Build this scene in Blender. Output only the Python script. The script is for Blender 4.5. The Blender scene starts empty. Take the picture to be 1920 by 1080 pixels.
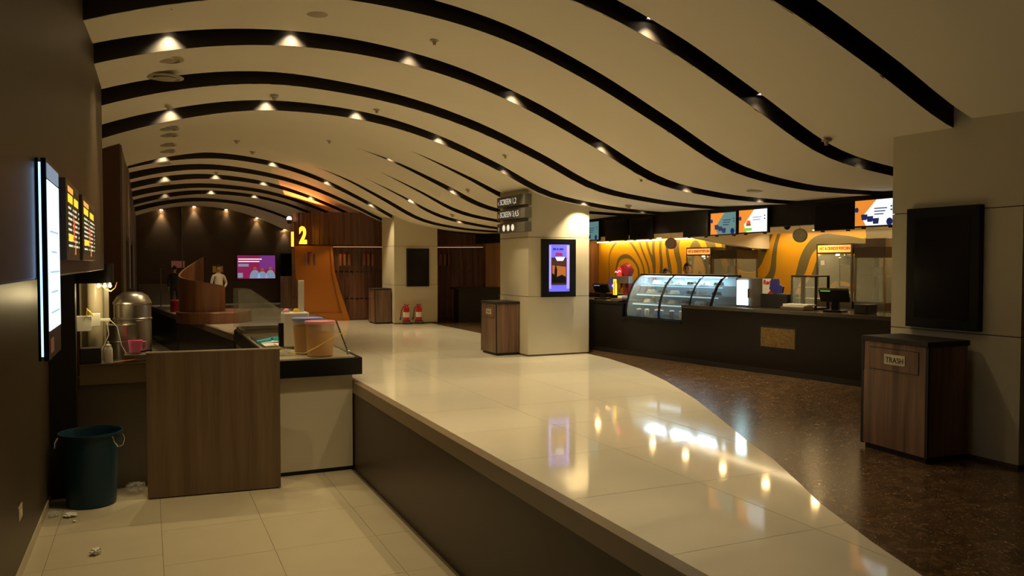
import bpy, bmesh, math, random
from mathutils import Vector, Matrix
random.seed(7)
D = bpy.data; SC = bpy.context.scene; COL = SC.collection
PI = math.pi
# ------------------------------------------------------------------ camera
PITCH = math.atan(47/1500.); YAW = math.atan(683/1500.)
cam_d = D.cameras.new('camera'); cam = D.objects.new('camera', cam_d); COL.objects.link(cam)
cam.location = (0, 0, 1.7); cam.rotation_euler = (PI/2-PITCH, 0, -YAW)
cam_d.sensor_width = 36; cam_d.lens = 36*1500/1920.; cam_d.clip_start = .05; cam_d.clip_end = 200
SC.camera = cam
# ------------------------------------------------------------------ world and exposure
wd = D.worlds.new('world'); SC.world = wd; wd.use_nodes = True
bg = wd.node_tree.nodes['Background']; bg.inputs[0].default_value = (1, .8, .5, 1); bg.inputs[1].default_value = .004
SC.view_settings.view_transform = 'Standard'; SC.view_settings.look = 'None'
SC.view_settings.exposure = 0; SC.view_settings.gamma = 1; SC.view_settings.use_curve_mapping = False
WARM = (1, .79, .45)
POWER = 1.1
def light(kind, loc, power, color=WARM, rot=(0, 0, 0), name='lamp_light', **kw):
    l = D.lights.new(name, kind); l.energy = power*POWER; l.color = color
    for k, v in kw.items(): setattr(l, k, v)
    o = D.objects.new(name, l); COL.objects.link(o); o.location = loc; o.rotation_euler = rot
    return o
# ------------------------------------------------------------------ materials
def mat(name, col, rough=.5, metal=0, emit=0, spec=.5, ecol=None, trans=0, alpha=1, ior=1.45, bump=0, bscale=40, var=0, vscale=3):
    m = D.materials.new(name); m.use_nodes = True; nt = m.node_tree; b = nt.nodes['Principled BSDF']
    c = (*col, 1)
    b.inputs['Base Color'].default_value = c; b.inputs['Roughness'].default_value = rough
    b.inputs['Metallic'].default_value = metal; b.inputs['Specular IOR Level'].default_value = spec
    b.inputs['IOR'].default_value = ior
    if trans: b.inputs['Transmission Weight'].default_value = trans
    if alpha < 1: b.inputs['Alpha'].default_value = alpha
    if emit:
        b.inputs['Emission Color'].default_value = (*(ecol or col), 1); b.inputs['Emission Strength'].default_value = emit
    if var or bump:
        tc = nt.nodes.new('ShaderNodeTexCoord'); nz = nt.nodes.new('ShaderNodeTexNoise')
        nz.inputs['Scale'].default_value = vscale if var else bscale; nz.inputs['Detail'].default_value = 4
        nt.links.new(tc.outputs['Object'], nz.inputs['Vector'])
        if var:
            mx = nt.nodes.new('ShaderNodeMix'); mx.data_type = 'RGBA'
            mx.inputs[6].default_value = (*[x*(1-var) for x in col], 1); mx.inputs[7].default_value = (*[min(1, x*(1+var)) for x in col], 1)
            nt.links.new(nz.outputs['Fac'], mx.inputs[0]); nt.links.new(mx.outputs[2], b.inputs['Base Color'])
        if bump:
            bp = nt.nodes.new('ShaderNodeBump'); bp.inputs['Strength'].default_value = bump; bp.inputs['Distance'].default_value = .01
            nt.links.new(nz.outputs['Fac'], bp.inputs['Height']); nt.links.new(bp.outputs[0], b.inputs['Normal'])
    return m
def wood(name, c1, c2, band=6., rough=.38, vert=True):
    """laminate with vertical grain and wide tonal bands"""
    m = D.materials.new(name); m.use_nodes = True; nt = m.node_tree; b = nt.nodes['Principled BSDF']
    tc = nt.nodes.new('ShaderNodeTexCoord')
    def nz(sc, scale, det):
        mp = nt.nodes.new('ShaderNodeMapping'); mp.inputs['Scale'].default_value = sc
        n = nt.nodes.new('ShaderNodeTexNoise'); n.inputs['Scale'].default_value = scale; n.inputs['Detail'].default_value = det
        nt.links.new(tc.outputs['Object'], mp.inputs[0]); nt.links.new(mp.outputs[0], n.inputs['Vector']); return n
    a = nz((1, 1, .05), band*1.5, 3); g = nz((1, 1, .04), band*12, 5)
    ad = nt.nodes.new('ShaderNodeMath'); ad.operation = 'MULTIPLY_ADD'; ad.inputs[1].default_value = .35
    nt.links.new(g.outputs['Fac'], ad.inputs[0]); nt.links.new(a.outputs['Fac'], ad.inputs[2])
    r = nt.nodes.new('ShaderNodeValToRGB'); r.color_ramp.elements[0].position = .5; r.color_ramp.elements[1].position = .85
    r.color_ramp.elements[0].color = (*c1, 1); r.color_ramp.elements[1].color = (*c2, 1)
    nt.links.new(ad.outputs[0], r.inputs[0]); nt.links.new(r.outputs[0], b.inputs['Base Color'])
    b.inputs['Roughness'].default_value = rough
    return m
def marble(name):
    m = D.materials.new(name); m.use_nodes = True; nt = m.node_tree; b = nt.nodes['Principled BSDF']
    tc = nt.nodes.new('ShaderNodeTexCoord')
    v = nt.nodes.new('ShaderNodeTexNoise'); v.inputs['Scale'].default_value = 9; v.inputs['Detail'].default_value = 8; v.inputs['Distortion'].default_value = 1.2
    n2 = nt.nodes.new('ShaderNodeTexNoise'); n2.inputs['Scale'].default_value = 22; n2.inputs['Detail'].default_value = 5; n2.inputs['Distortion'].default_value = 2.5
    for n in (v, n2): nt.links.new(tc.outputs['Object'], n.inputs['Vector'])
    r = nt.nodes.new('ShaderNodeValToRGB'); e = r.color_ramp.elements
    e[0].position = .35; e[0].color = (.06, .034, .017, 1); e[1].position = .75; e[1].color = (.17, .10, .052, 1)
    r2 = nt.nodes.new('ShaderNodeValToRGB'); e = r2.color_ramp.elements
    e[0].position = .6; e[0].color = (0, 0, 0, 1); e[1].position = .7; e[1].color = (1, 1, 1, 1)
    mx = nt.nodes.new('ShaderNodeMix'); mx.data_type = 'RGBA'; mx.inputs[7].default_value = (.42, .3, .17, 1)
    nt.links.new(v.outputs['Fac'], r.inputs[0]); nt.links.new(n2.outputs['Fac'], r2.inputs[0])
    nt.links.new(r2.outputs[0], mx.inputs[0]); nt.links.new(r.outputs[0], mx.inputs[6]); nt.links.new(mx.outputs[2], b.inputs['Base Color'])
    b.inputs['Roughness'].default_value = .22; b.inputs['Specular IOR Level'].default_value = .4
    return m
M = dict(
 ceil=mat('ceiling_plaster', (.84, .77, .62), .75, var=.03, vscale=1.5),
 void=mat('void_black', (.02, .014, .011), .6),
 cream=mat('cream_cladding', (.64, .575, .43), .35, var=.05, vscale=2),
 joint=mat('joint_dark', (.12, .09, .05), .8),
 floor=mat('polished_cream_tile', (.78, .72, .585), .07, spec=.55, var=.05, vscale=1.2),
 ltile=mat('lower_cream_tile', (.50, .43, .29), .3, spec=.4, var=.08, vscale=2.5),
 bounce_tile=mat('pale_bounce_tile', (.72, .66, .52), .4),  # colour of the unseen bounce sheet behind the bar
 nosing=mat('nosing_stone', (.20, .145, .085), .35, var=.1),
 riser=mat('riser_brown', (.052, .031, .017), .35, spec=.3, var=.1),
 marble=marble('brown_marble'),
 wallb=mat('wall_brown', (.085, .062, .037), .4, spec=.2, var=.08, vscale=1.5),
 wallback=mat('wall_back_brown', (.055, .031, .016), .5, var=.1),
 rust=mat('rust_wall', (.085, .032, .012), .5),
 greypanel=mat('grey_panel', (.11, .095, .08), .5),
 wood=wood('walnut_laminate', (.10, .052, .032), (.24, .135, .088), 7),
 woodd=wood('dark_walnut_slats', (.085, .034, .02), (.19, .085, .052), 9),
 woodp=wood('oak_laminate', (.12, .074, .038), (.19, .122, .068), 4),
 woodr=wood('reddish_veneer', (.16, .065, .03), (.27, .125, .062), 4),
 dark=mat('dark_counter', (.016, .0125, .01), .3, spec=.3),

 blackb=mat('bulkhead_black', (.010, .0075, .006), .5, spec=.2),
 black=mat('black_plastic', (.008, .0075, .0075), .3, spec=.3),
 blackm=mat('black_matte', (.018, .015, .013), .6),
 screenoff=mat('switched_off_glass', (.01, .009, .01), .12),
 steel=mat('brushed_steel', (.38, .345, .29), .3, 1),
 steeld=mat('dull_steel', (.17, .145, .115), .42, 1),
 chrome=mat('chrome', (.75, .75, .75), .15, 1),
 white=mat('white_plastic', (.75, .72, .62), .4),
 paper=mat('white_paper', (.8, .76, .68), .8),
 blue=mat('teal_plastic', (.006, .036, .058), .38, spec=.35),
 cyan=mat('cyan_plastic', (.02, .4, .5), .35),
 pink=mat('pink_plastic', (.85, .2, .42), .35),
 pinkl=mat('pink_lid', (.85, .38, .45), .4),
 bluel=mat('blue_lid', (.3, .35, .8), .4),
 red=mat('red_paint', (.55, .02, .03), .3),
 redd=mat('dark_red', (.3, .015, .03), .4),
 navy=mat('navy_print', (.03, .03, .2), .5),
 orange=mat('orange_paint', (.36, .12, .010), .45),
 yellow=mat('yellow_plastic', (.8, .55, .05), .5),
 skin=mat('skin', (.52, .28, .17), .5),
 hair=mat('hair_black', (.012, .009, .008), .6),
 shirt=mat('white_shirt', (.55, .52, .45), .8),
 trouser=mat('dark_trousers', (.03, .028, .03), .8),
 darkcl=mat('dark_clothes', (.02, .018, .02), .85),
 glass=mat('hazed_glass', (.62, .66, .58), .03, alpha=.2, spec=.8),  # pale tint at partial alpha paints a whitish haze on the panes
 cglass=mat('hazed_case_glass', (.6, .8, .95), .03, alpha=.2, spec=.8),  # bluish tint paints the haze of the glowing case into the glass
 tub=mat('cloudy_tub', (.72, .52, .28), .3, alpha=.3),
 batter=mat('corn_filling', (.75, .33, .04), .7, bump=.6, bscale=60),
 bag=mat('clear_bag', (.7, .7, .65), .2, alpha=.3),
 vent=mat('vent_metal', (.42, .36, .25), .5),
 sock=mat('socket_plate', (.6, .52, .38), .5),
 popcorn=mat('popcorn_pile', (.75, .6, .25), .8, bump=1, bscale=50, var=.4, vscale=35),
 lamp=mat('downlight_lens', (1, .9, .7), .5, emit=28, ecol=(1, .84, .55)),
 lampdim=mat('weak_downlight_lens', (1, .9, .7), .5, emit=12, ecol=(1, .84, .55)),
 strip=mat('warm_light_strip', (1, .8, .4), .5, emit=7, ecol=(1, .75, .25)),
 caselight=mat('case_tube', (.8, .95, 1), .5, emit=14, ecol=(.6, .88, 1)),
 two=mat('amber_numeral', (1, .5, .05), .5, emit=3.2, ecol=(1, .42, .02)),
 bulb=mat('bulb', (1, .9, .6), .5, emit=40, ecol=(1, .8, .4)),
)
def em(name, col, s): 
    if name not in M: M[name] = mat(name, tuple(min(1, c) for c in col), .4, emit=s, ecol=col)
    return M[name]
em('e_white', (.85, .95, 1), 1.0); em('e_cool', (.55, .8, 1), 3.2); em('e_teal', (.3, .62, .6), .55); em('e_orange', (.95, .32, .04), .7)
em('e_navy', (.03, .04, .22), .35); em('e_purple', (.13, .12, .8), 1.0); em('e_violet', (.35, .3, 1), 1.0); em('e_magenta', (.36, .02, .12), .6); em('e_plum', (.22, .04, .26), .7)
em('e_yellow', (1, .68, .04), 1.1); em('e_red', (.9, .1, .03), .8); em('e_dark', (.05, .045, .02), .25); em('e_text', (.9, .85, .6), .8); em('e_green', (.25, .7, .05), .7)
em('e_sunset', (.5, .16, .04), .4); em('e_poster', (.08, .03, .03), .25); em('e_dim', (.5, .48, .4), .35); em('e_cream', (.9, .85, .7), .9); em('e_popsign', (1, .42, .08), 1.0)
em('e_sign', (.75, .7, .58), .55); em('e_tealdim', (.13, .3, .32), .6); em('e_blueedge', (.35, .6, 1), 2.2); em('e_grey', (.25, .35, .5), .7); em('e_greendk', (.03, .12, .03), .3)
# speckled popcorn print and mural are plain procedural paints
def mural():
    m = D.materials.new('swirl_mural'); m.use_nodes = True; nt = m.node_tree; b = nt.nodes['Principled BSDF']
    tc = nt.nodes.new('ShaderNodeTexCoord'); sp = nt.nodes.new('ShaderNodeSeparateXYZ'); nt.links.new(tc.outputs['Object'], sp.inputs[0])
    def mt(op, a, b_=0, c=0):
        n = nt.nodes.new('ShaderNodeMath'); n.operation = op
        for i, v in enumerate((a, b_, c)):
            if isinstance(v, (int, float)): n.inputs[i].default_value = v
            else: nt.links.new(v, n.inputs[i])
        return n.outputs[0]
    u = mt('MULTIPLY', sp.outputs[1], -1.); v = sp.outputs[2]       # u grows to the right on the wall
    nz = nt.nodes.new('ShaderNodeTexNoise'); nz.inputs['Scale'].default_value = .5; nz.inputs['Detail'].default_value = 1
    nt.links.new(tc.outputs['Object'], nz.inputs['Vector'])
    wob = mt('MULTIPLY', mt('SUBTRACT', nz.outputs['Fac'], .5), 1.5)
    uu = mt('ADD', u, mt('ADD', wob, mt('MULTIPLY', mt('SINE', mt('MULTIPLY_ADD', v, 3.2, .6)), .13)))
    f = None      # rings round a few centres, each ring set running into its neighbours: (centre u, centre v, width scale, height scale)
    for (cu, cv, ru, rv) in ((-20.6, .6, .62, 1.15), (-17.0, 1.1, .75, 1.6), (-15.2, 2.5, .95, 1.3), (-12.35, .75, 1.27, 1.4), (-10.7, 2.5, .9, .9), (-8.8, .8, 1, 1)):
        a = mt('POWER', mt('DIVIDE', mt('ABSOLUTE', mt('SUBTRACT', uu, cu)), ru), 2); c = mt('POWER', mt('DIVIDE', mt('ABSOLUTE', mt('SUBTRACT', v, cv)), rv), 2)
        g = mt('SQRT', mt('ADD', a, c))
        if f is None: f = g
        else:
            sm = nt.nodes.new('ShaderNodeMath'); sm.operation = 'SMOOTH_MIN'; nt.links.new(f, sm.inputs[0]); nt.links.new(g, sm.inputs[1]); sm.inputs[2].default_value = .25; f = sm.outputs[0]
    s = mt('SINE', mt('MULTIPLY', f, 12.5))
    thr = mt('MULTIPLY_ADD', u, -.2, -3.35)            # grey lines widen into grey fields to the right
    k = mt('MULTIPLY', mt('GREATER_THAN', s, thr), mt('LESS_THAN', f, mt('MAXIMUM', 1.12, mt('MULTIPLY_ADD', u, -.45, -5.6))))
    mx = nt.nodes.new('ShaderNodeMix'); mx.data_type = 'RGBA'
    mx.inputs[6].default_value = (.74, .36, .012, 1); mx.inputs[7].default_value = (.16, .125, .05, 1)
    nt.links.new(k, mx.inputs[0]); nt.links.new(mx.outputs[2], b.inputs['Base Color']); b.inputs['Roughness'].default_value = .35
    return m
M['mural'] = mural()
# ------------------------------------------------------------------ mesh helpers
class Fr:
    """local frame: u to the viewer's right, v up, n = u x v towards the viewer"""
    def __init__(s, o, u=(1, 0, 0), v=(0, 0, 1)):
        s.o = Vector(o); s.u = Vector(u).normalized(); s.v = Vector(v).normalized(); s.n = s.u.cross(s.v)
    def p(s, a, b, c=0): return s.o+s.u*a+s.v*b+s.n*c
    def mat(s):
        return Matrix(((s.u.x, s.v.x, s.n.x, s.o.x), (s.u.y, s.v.y, s.n.y, s.o.y), (s.u.z, s.v.z, s.n.z, s.o.z), (0, 0, 0, 1)))
W0 = None
class MB:
    def __init__(s): s.v = []; s.f = []; s.m = []; s.sm = []
    def add(s, vs, fs, m=0, smooth=False):
        b = len(s.v); s.v += [tuple(x) for x in vs]
        for f in fs: s.f.append([b+i for i in f]); s.m.append(m); s.sm.append(smooth)
        return s
    def box(s, x0, x1, y0, y1, z0, z1, m=0):
        vs = [(x, y, z) for z in (z0, z1) for y in (y0, y1) for x in (x0, x1)]
        return s.add(vs, [(0, 2, 3, 1), (4, 5, 7, 6), (0, 1, 5, 4), (2, 6, 7, 3), (0, 4, 6, 2), (1, 3, 7, 5)], m)
    def fb(s, F, u0, u1, v0, v1, n0, n1, m=0):
        vs = [F.p(a, b, c) for c in (n0, n1) for b in (v0, v1) for a in (u0, u1)]
        return s.add(vs, [(0, 2, 3, 1), (4, 5, 7, 6), (0, 1, 5, 4), (2, 6, 7, 3), (0, 4, 6, 2), (1, 3, 7, 5)], m)
    def prism(s, F, pts, n0, n1, m=0):
        n = len(pts); vs = [F.p(a, b, n0) for a, b in pts]+[F.p(a, b, n1) for a, b in pts]
        fs = [list(range(n))[::-1], list(range(n, 2*n))]+[(i, (i+1) % n, n+(i+1) % n, n+i) for i in range(n)]
        return s.add(vs, fs, m)
    def lathe(s, c, prof, n=20, m=0, axis=(0, 0, 1), sm=True, sx=1, sy=1):
        a = Vector(axis).normalized(); q = Vector((0, 0, 1)).rotation_difference(a); c = Vector(c)
        vs = []; fs = []
        for r, z in prof:
            for i in range(n):
                t = 2*PI*i/n; vs.append(c+q@Vector((r*math.cos(t)*sx, r*math.sin(t)*sy, z)))
        for j in range(len(prof)-1):
            for i in range(n): k = (i+1) % n; fs.append((j*n+i, j*n+k, (j+1)*n+k, (j+1)*n+i))
        if prof[0][0] > 1e-6: fs.append(list(range(n))[::-1])
        if prof[-1][0] > 1e-6: fs.append([(len(prof)-1)*n+i for i in range(n)])
        return s.add(vs, fs, m, sm)
    def tube(s, pts, r, n=8, m=0):
        pts = [Vector(p) for p in pts]; vs = []; fs = []
        rr = r if isinstance(r, (list, tuple)) else [r]*len(pts)
        for i, p in enumerate(pts):
            d = (pts[min(i+1, len(pts)-1)]-pts[max(i-1, 0)]).normalized()
            x = d.orthogonal().normalized() if i == 0 else (x-d*x.dot(d)).normalized()
            y = d.cross(x)
            for k in range(n): t = 2*PI*k/n; vs.append(p+(x*math.cos(t)+y*math.sin(t))*rr[i])
        for j in range(len(pts)-1):
            for i in range(n): k = (i+1) % n; fs.append((j*n+i, j*n+k, (j+1)*n+k, (j+1)*n+i))
        fs.append(list(range(n))[::-1]); fs.append([(len(pts)-1)*n+i for i in range(n)])
        return s.add(vs, fs, m, True)
    def build(s, name, mats, parent=None, bevel=0, kind=None, label=None):
        me = D.meshes.new(name)
        # origin at base centre for top-level and parts alike keeps object textures local but straight
        me.from_pydata(s.v, [], s.f)
        if not isinstance(mats, (list, tuple)): mats = [mats]
        for x in mats: me.materials.append(M[x] if isinstance(x, str) else x)
        me.polygons.foreach_set('material_index', s.m); me.polygons.foreach_set('use_smooth', s.sm)
        if any(s.sm): me.set_sharp_from_angle(angle=math.radians(40))
        o = D.objects.new(name, me); COL.objects.link(o)
        bm = bmesh.new(); bm.from_mesh(me); bmesh.ops.recalc_face_normals(bm, faces=bm.faces)
        if bevel:
            bmesh.ops.remove_doubles(bm, verts=bm.verts, dist=1e-6)
            es = [e for e in bm.edges if len(e.link_faces) == 2 and e.calc_face_angle(0) > .5]
            bmesh.ops.bevel(bm, geom=es, offset=bevel, segments=2, affect='EDGES', profile=.5, clamp_overlap=True)
        bm.to_mesh(me); bm.free()
        if parent:
            o.parent = parent; o.matrix_parent_inverse = Matrix.Translation(-parent.location)
        if kind: o['kind'] = kind
        if label: o['label'] = label
        return o
def thing(name, label, cat, loc=(0, 0, 0), group=None):
    o = D.objects.new(name, None); COL.objects.link(o); o.location = loc; o.empty_display_size = .1
    o['label'] = label; o['category'] = cat
    if group: o['group'] = group
    return o
def tag(o, label, cat, group=None):
    o['label'] = label; o['category'] = cat
    if group: o['group'] = group
    return o
def struct(name, loc=(0, 0, 0)):
    o = D.objects.new(name, None); COL.objects.link(o); o.location = loc; o['kind'] = 'structure'; o.empty_display_size = .1
    return o
def S(o): o['kind'] = 'structure'; return o
def text(txt, F, size, m, name='lettering', parent=None, depth=.004, sx=1., align='LEFT', bold=.0, label=None):
    cu = D.curves.new('t', 'FONT'); cu.body = txt; cu.size = size; cu.extrude = depth; cu.align_x = align; cu.offset = bold; cu.resolution_u = 3
    t = D.objects.new('t', cu); COL.objects.link(t)
    dg = bpy.context.evaluated_depsgraph_get(); me = D.meshes.new_from_object(t.evaluated_get(dg)); D.objects.remove(t)
    me.transform(F.mat()@Matrix.Diagonal((sx, 1, 1, 1))); me.materials.clear(); me.materials.append(M[m])
    o = D.objects.new(name, me); COL.objects.link(o)
    if parent: o.parent = parent; o.matrix_parent_inverse = Matrix.Translation(-parent.location)
    o['kind'] = 'stuff'
    return o
def copytree(o, off, parent=None):
    c = o.copy(); COL.objects.link(c)
    if parent: c.parent = parent
    else: c.location = o.location+Vector(off)
    for ch in list(o.children): copytree(ch, off, c)
    return c
ZL = -1.26          # lower floor
# ------------------------------------------------------------------ ceiling height field (from slot to slot)
TAB = [
(-8,[3.0,3.34,3.77,4.05,4.2,4.17,4.03,3.75,3.35,2.98,2.95,2.95,2.95]),
(4.77,[3.0,3.34,3.77,4.05,4.2,4.17,4.03,3.75,3.35,2.92,2.75,2.7,2.69]),
(6.30,[3.02,3.38,3.83,4.13,4.28,4.26,4.11,3.79,3.34,2.88,2.7,2.63,2.62]),
(7.80,[3.05,3.42,3.87,4.17,4.33,4.3,4.13,3.79,3.34,2.88,2.69,2.64,2.65]),
(9.36,[3.08,3.43,3.85,4.12,4.24,4.21,4.05,3.74,3.31,2.86,2.69,2.63,2.62]),
(11.10,[2.95,3.3,3.73,4.02,4.16,4.12,3.98,3.72,3.34,2.91,2.74,2.66,2.64]),
(12.80,[2.76,3.13,3.59,3.91,4.1,4.12,4.02,3.77,3.39,2.95,2.76,2.67,2.64]),
(14.25,[2.99,3.34,3.76,4.04,4.18,4.16,4.02,3.74,3.35,2.93,2.77,2.72,2.69]),
(15.80,[3.0,3.35,3.78,4.07,4.21,4.2,4.05,3.77,3.36,2.92,2.73,2.66,2.63]),
(17.30,[3.0,3.36,3.79,4.08,4.23,4.21,4.07,3.77,3.35,2.89,2.69,2.6,2.58]),
(18.70,[3.0,3.36,3.8,4.09,4.24,4.22,4.08,3.78,3.35,2.88,2.66,2.55,2.53]),
(20.10,[3.02,3.39,3.84,4.15,4.31,4.3,4.15,3.83,3.35,2.85,2.64,2.56,2.54]),
(21.60,[3.28,3.63,4.05,4.3,4.41,4.35,4.16,3.81,3.34,2.85,2.64,2.55,2.52]),
(23.20,[3.18,3.52,3.93,4.19,4.3,4.24,4.07,3.77,3.36,2.92,2.74,2.67,2.65]),
(25.00,[3.11,3.44,3.84,4.1,4.22,4.18,4.03,3.74,3.35,2.93,2.76,2.7,2.69]),
(27.00,[3.05,3.37,3.76,4.01,4.13,4.11,4.0,3.75,3.39,2.97,2.8,2.74,2.73]),
(29.30,[2.91,3.25,3.66,3.94,4.1,4.11,4.02,3.8,3.44,3.02,2.85,2.78,2.76]),
(32.40,[2.86,3.2,3.62,3.91,4.07,4.07,3.95,3.67,3.27,2.84,2.68,2.63,2.64]),
(35.40,[2.80,3.15,3.55,3.86,4.02,4.0,3.83,3.5,3.07,2.75,2.66,2.63,2.64])]
def prof(t, x):
    x = min(max(x, -2.5), 9.5); i = min(int(x+2.5), 11); f = x+2.5-i
    p = [t[max(0, min(12, i+k))] for k in (-1, 0, 1, 2)]
    return .5*(2*p[1]+(p[2]-p[0])*f+(2*p[0]-5*p[1]+4*p[2]-p[3])*f*f+(3*p[1]-3*p[2]+p[3]-p[0])*f**3)
def zc(x, y):
    for (ya, ta), (yb, tb) in zip(TAB, TAB[1:]):
        if y <= yb or yb == TAB[-1][0]:
            f = min(max((y-ya)/(yb-ya), 0), 1); return prof(ta, x)*(1-f)+prof(tb, x)*f
SLOT = [(1.7, None), (3.2, None)]+[(t[0], None) for t in TAB[1:7]]
for t, xs in zip(TAB[7:12], (4.45, 3.9, 4.7, 4.75, 3.85)): SLOT.append((t[0], xs))
for t in TAB[12:18]: SLOT.append((t[0], None))
GAP = .18
def ramp(s, x): return 1. if s[1] is None else min(max((x-s[1])/2.0, 0), 1)
def step(x):
    P = ((-2.5, .19), (-.5, .165), (1.5, .125), (4, .085), (7, .05), (9, .035), (12, .03))
    for (a, va), (b, vb_) in zip(P, P[1:]):
        if x <= b: return va+(vb_-va)*(x-a)/(b-a)
    return .03
ceiling = struct('ceiling')
LAMPS = []
XB = 8.98            # bulkhead plane
def xs_(x0, x1, n): return [x0+(x1-x0)*i/n for i in range(n+1)]
edges = [(-8, 1e3)]+SLOT+[(35.4, 1e3)]
for k, (a, b) in enumerate(zip(edges, edges[1:])):
    xl = -.5 if b[0] < 10.5 else -2.5
    xr = 11.5 if a[0] > 22 else XB
    X = xs_(xl, xr, 48); vs = []; N = 5; T = .06
    for x in X:
        ra, rb = ramp(a, x), ramp(b, x)
        ya = a[0]+.5*GAP*ra; yb = b[0]-.5*GAP*rb; zl = zc(x, a[0])-.5*step(x)*ra; zh = zc(x, b[0])+.5*step(x)*rb
        for dz in (0, T):
            for j in range(N): f = j/4; vs.append((x, ya+(yb-ya)*f, zl+(zh-zl)*f+(zc(x, ya+(yb-ya)*f)-(zc(x, ya)*(1-f)+zc(x, yb)*f))+dz))
    R_ = 2*N; mb = MB(); bot = []; top = []; side = []
    for i in range(len(X)-1):
        for j in range(N-1):
            bot.append((i*R_+j, i*R_+j+1, (i+1)*R_+j+1, (i+1)*R_+j)); top.append((i*R_+N+j, (i+1)*R_+N+j, (i+1)*R_+N+j+1, i*R_+N+j+1))
        side.append((i*R_, (i+1)*R_, (i+1)*R_+N, i*R_+N)); side.append((i*R_+N-1, i*R_+R_-1, (i+1)*R_+R_-1, (i+1)*R_+N-1))
    e = (len(X)-1)*R_
    side.append([j for j in range(N)]+[N+j for j in range(N)][::-1]); side.append([e+j for j in range(N)][::-1]+[e+N+j for j in range(N)])
    mb.add(vs, bot+top, 0, True)
    for f in side: mb.f.append(list(f)); mb.m.append(1); mb.sm.append(False)
    mb.build('ceiling_panel', ['ceil', 'void'], ceiling)
vb = MB(); X = xs_(-2.5, 11.5, 40); Y = [-8, 0, 3, 5, 7, 9, 11, 13, 15, 17, 19, 21, 23, 25, 27, 29, 32, 35.4]
vb.add([(x, y, zc(x, y)+.36) for x in X for y in Y], [(i*len(Y)+j, (i+1)*len(Y)+j, (i+1)*len(Y)+j+1, i*len(Y)+j+1) for i in range(40) for j in range(len(Y)-1)], 0)
vb.build('plenum_board', 'void', ceiling)
for s in SLOT:      # black riser board at the far side of every slot: the dark band one sees
    x0 = max(-2.4 if s[0] > 10.5 else -.48, (s[1] or -9)+.02); cb = MB(); X = xs_(x0, XB-.01, 44); vs = []
    for x in X:
        r_ = ramp(s, x); y = s[0]+.5*GAP*r_-.004; zb = zc(x, s[0])-.5*step(x)*r_+.001
        for dy in (0, .02):
            for dz in (0, .3): vs.append((x, y+dy, zb+dz))
    fs = []
    for i in range(44): a = i*4; c = a+4; fs += [(a, c, c+1, a+1), (a+2, a+3, c+3, c+2), (a+1, c+1, c+3, a+3), (a, a+2, c+2, c)]
    fs += [(0, 1, 3, 2), (176, 178, 179, 177)]
    cb.add(vs, fs).build('slot_board', 'void', ceiling)
# ------------------------------------------------------------------ downlights in the slots
SPOT = 142.
def downlight(x, y, power=1., dim=False):
    z = zc(x, y)+.5*step(x)+.075; F = (x, y+.0, z)
    t = thing('recessed_downlight', '', 'downlight', F, 'recessed downlights in the black ceiling slots')
    MB().lathe(F, [(.0, .06), (.04, .06), (.058, .0), (.052, -.008), (.048, .004)], 14).build('lamp_housing', 'blackm', t)
    MB().lathe(F, [(0, .004), (.048, .004)], 14, m=0, sm=False).build('lamp_lens', 'lampdim' if dim else 'lamp', t)
    l = light('SPOT', (F[0], F[1], F[2]-.012), SPOT*power, spot_size=math.radians(102), spot_blend=.9, shadow_soft_size=.03)
    l.parent = t; l.matrix_parent_inverse = Matrix.Translation(-t.location)
    LAMPS.append((t, x, y)); return t
for x, p in ((.24, 1.2), (1.53, 1), (2.93, .45), (4.3, 1), (5.63, 1), (7.05, 1), (8.4, .8)): downlight(x, 9.36, p, p < .5)
for x, p in ((1.6, .5), (2.95, .85), (4.3, .75), (5.62, .13), (7.05, .13)): downlight(x, 6.30, p)
for x, p in ((.7, .1), (2.2, .4)): downlight(x, 3.2, p)
for x, p in ((.34, 1), (1.7, 1), (3.1, 1), (4.5, 1), (5.7, .5), (7.32, 1.5), (8.6, .4)): downlight(x, 12.8, p, p < .6)
for x, p in ((4.5, .3), (5.85, 1), (7.2, .8)): downlight(x, 15.8, p, p < .5)
for x, p in ((5.83, 1), (7.1, 1)): downlight(x, 18.7, p)
for x in (.38, 3.0, 4.4, 5.6): downlight(x, 21.6, 1)
for x in (.49, 1.85, 3.2, 4.6): downlight(x, 25.0, .9)
for x, p in ((.57, .35), (2.02, .9), (3.44, .9)): downlight(x, 29.3, p, p < .5)
names = ['first', 'second', 'third', 'fourth', 'fifth', 'sixth', 'seventh', 'eighth']
rown = {9.36: 'the second slot down the picture', 6.3: 'the slot at upper right', 12.8: 'the slot over the middle pillar', 15.8: 'the short slot reaching the signs', 18.7: 'the short slot behind the signs',
        21.6: 'the front slot of the far cluster', 25.0: 'the third far slot', 29.3: 'the fifth far slot', 3.2: 'the slot above the camera'}
rows = {}
for t, x, y in LAMPS: rows.setdefault(y, []).append((x, t))
for y, l in rows.items():
    l.sort(key=lambda a: a[0])
    for i, (x, t) in enumerate(l): t['label'] = 'recessed downlight, %s from the left in %s' % (names[i], rown[y])
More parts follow.
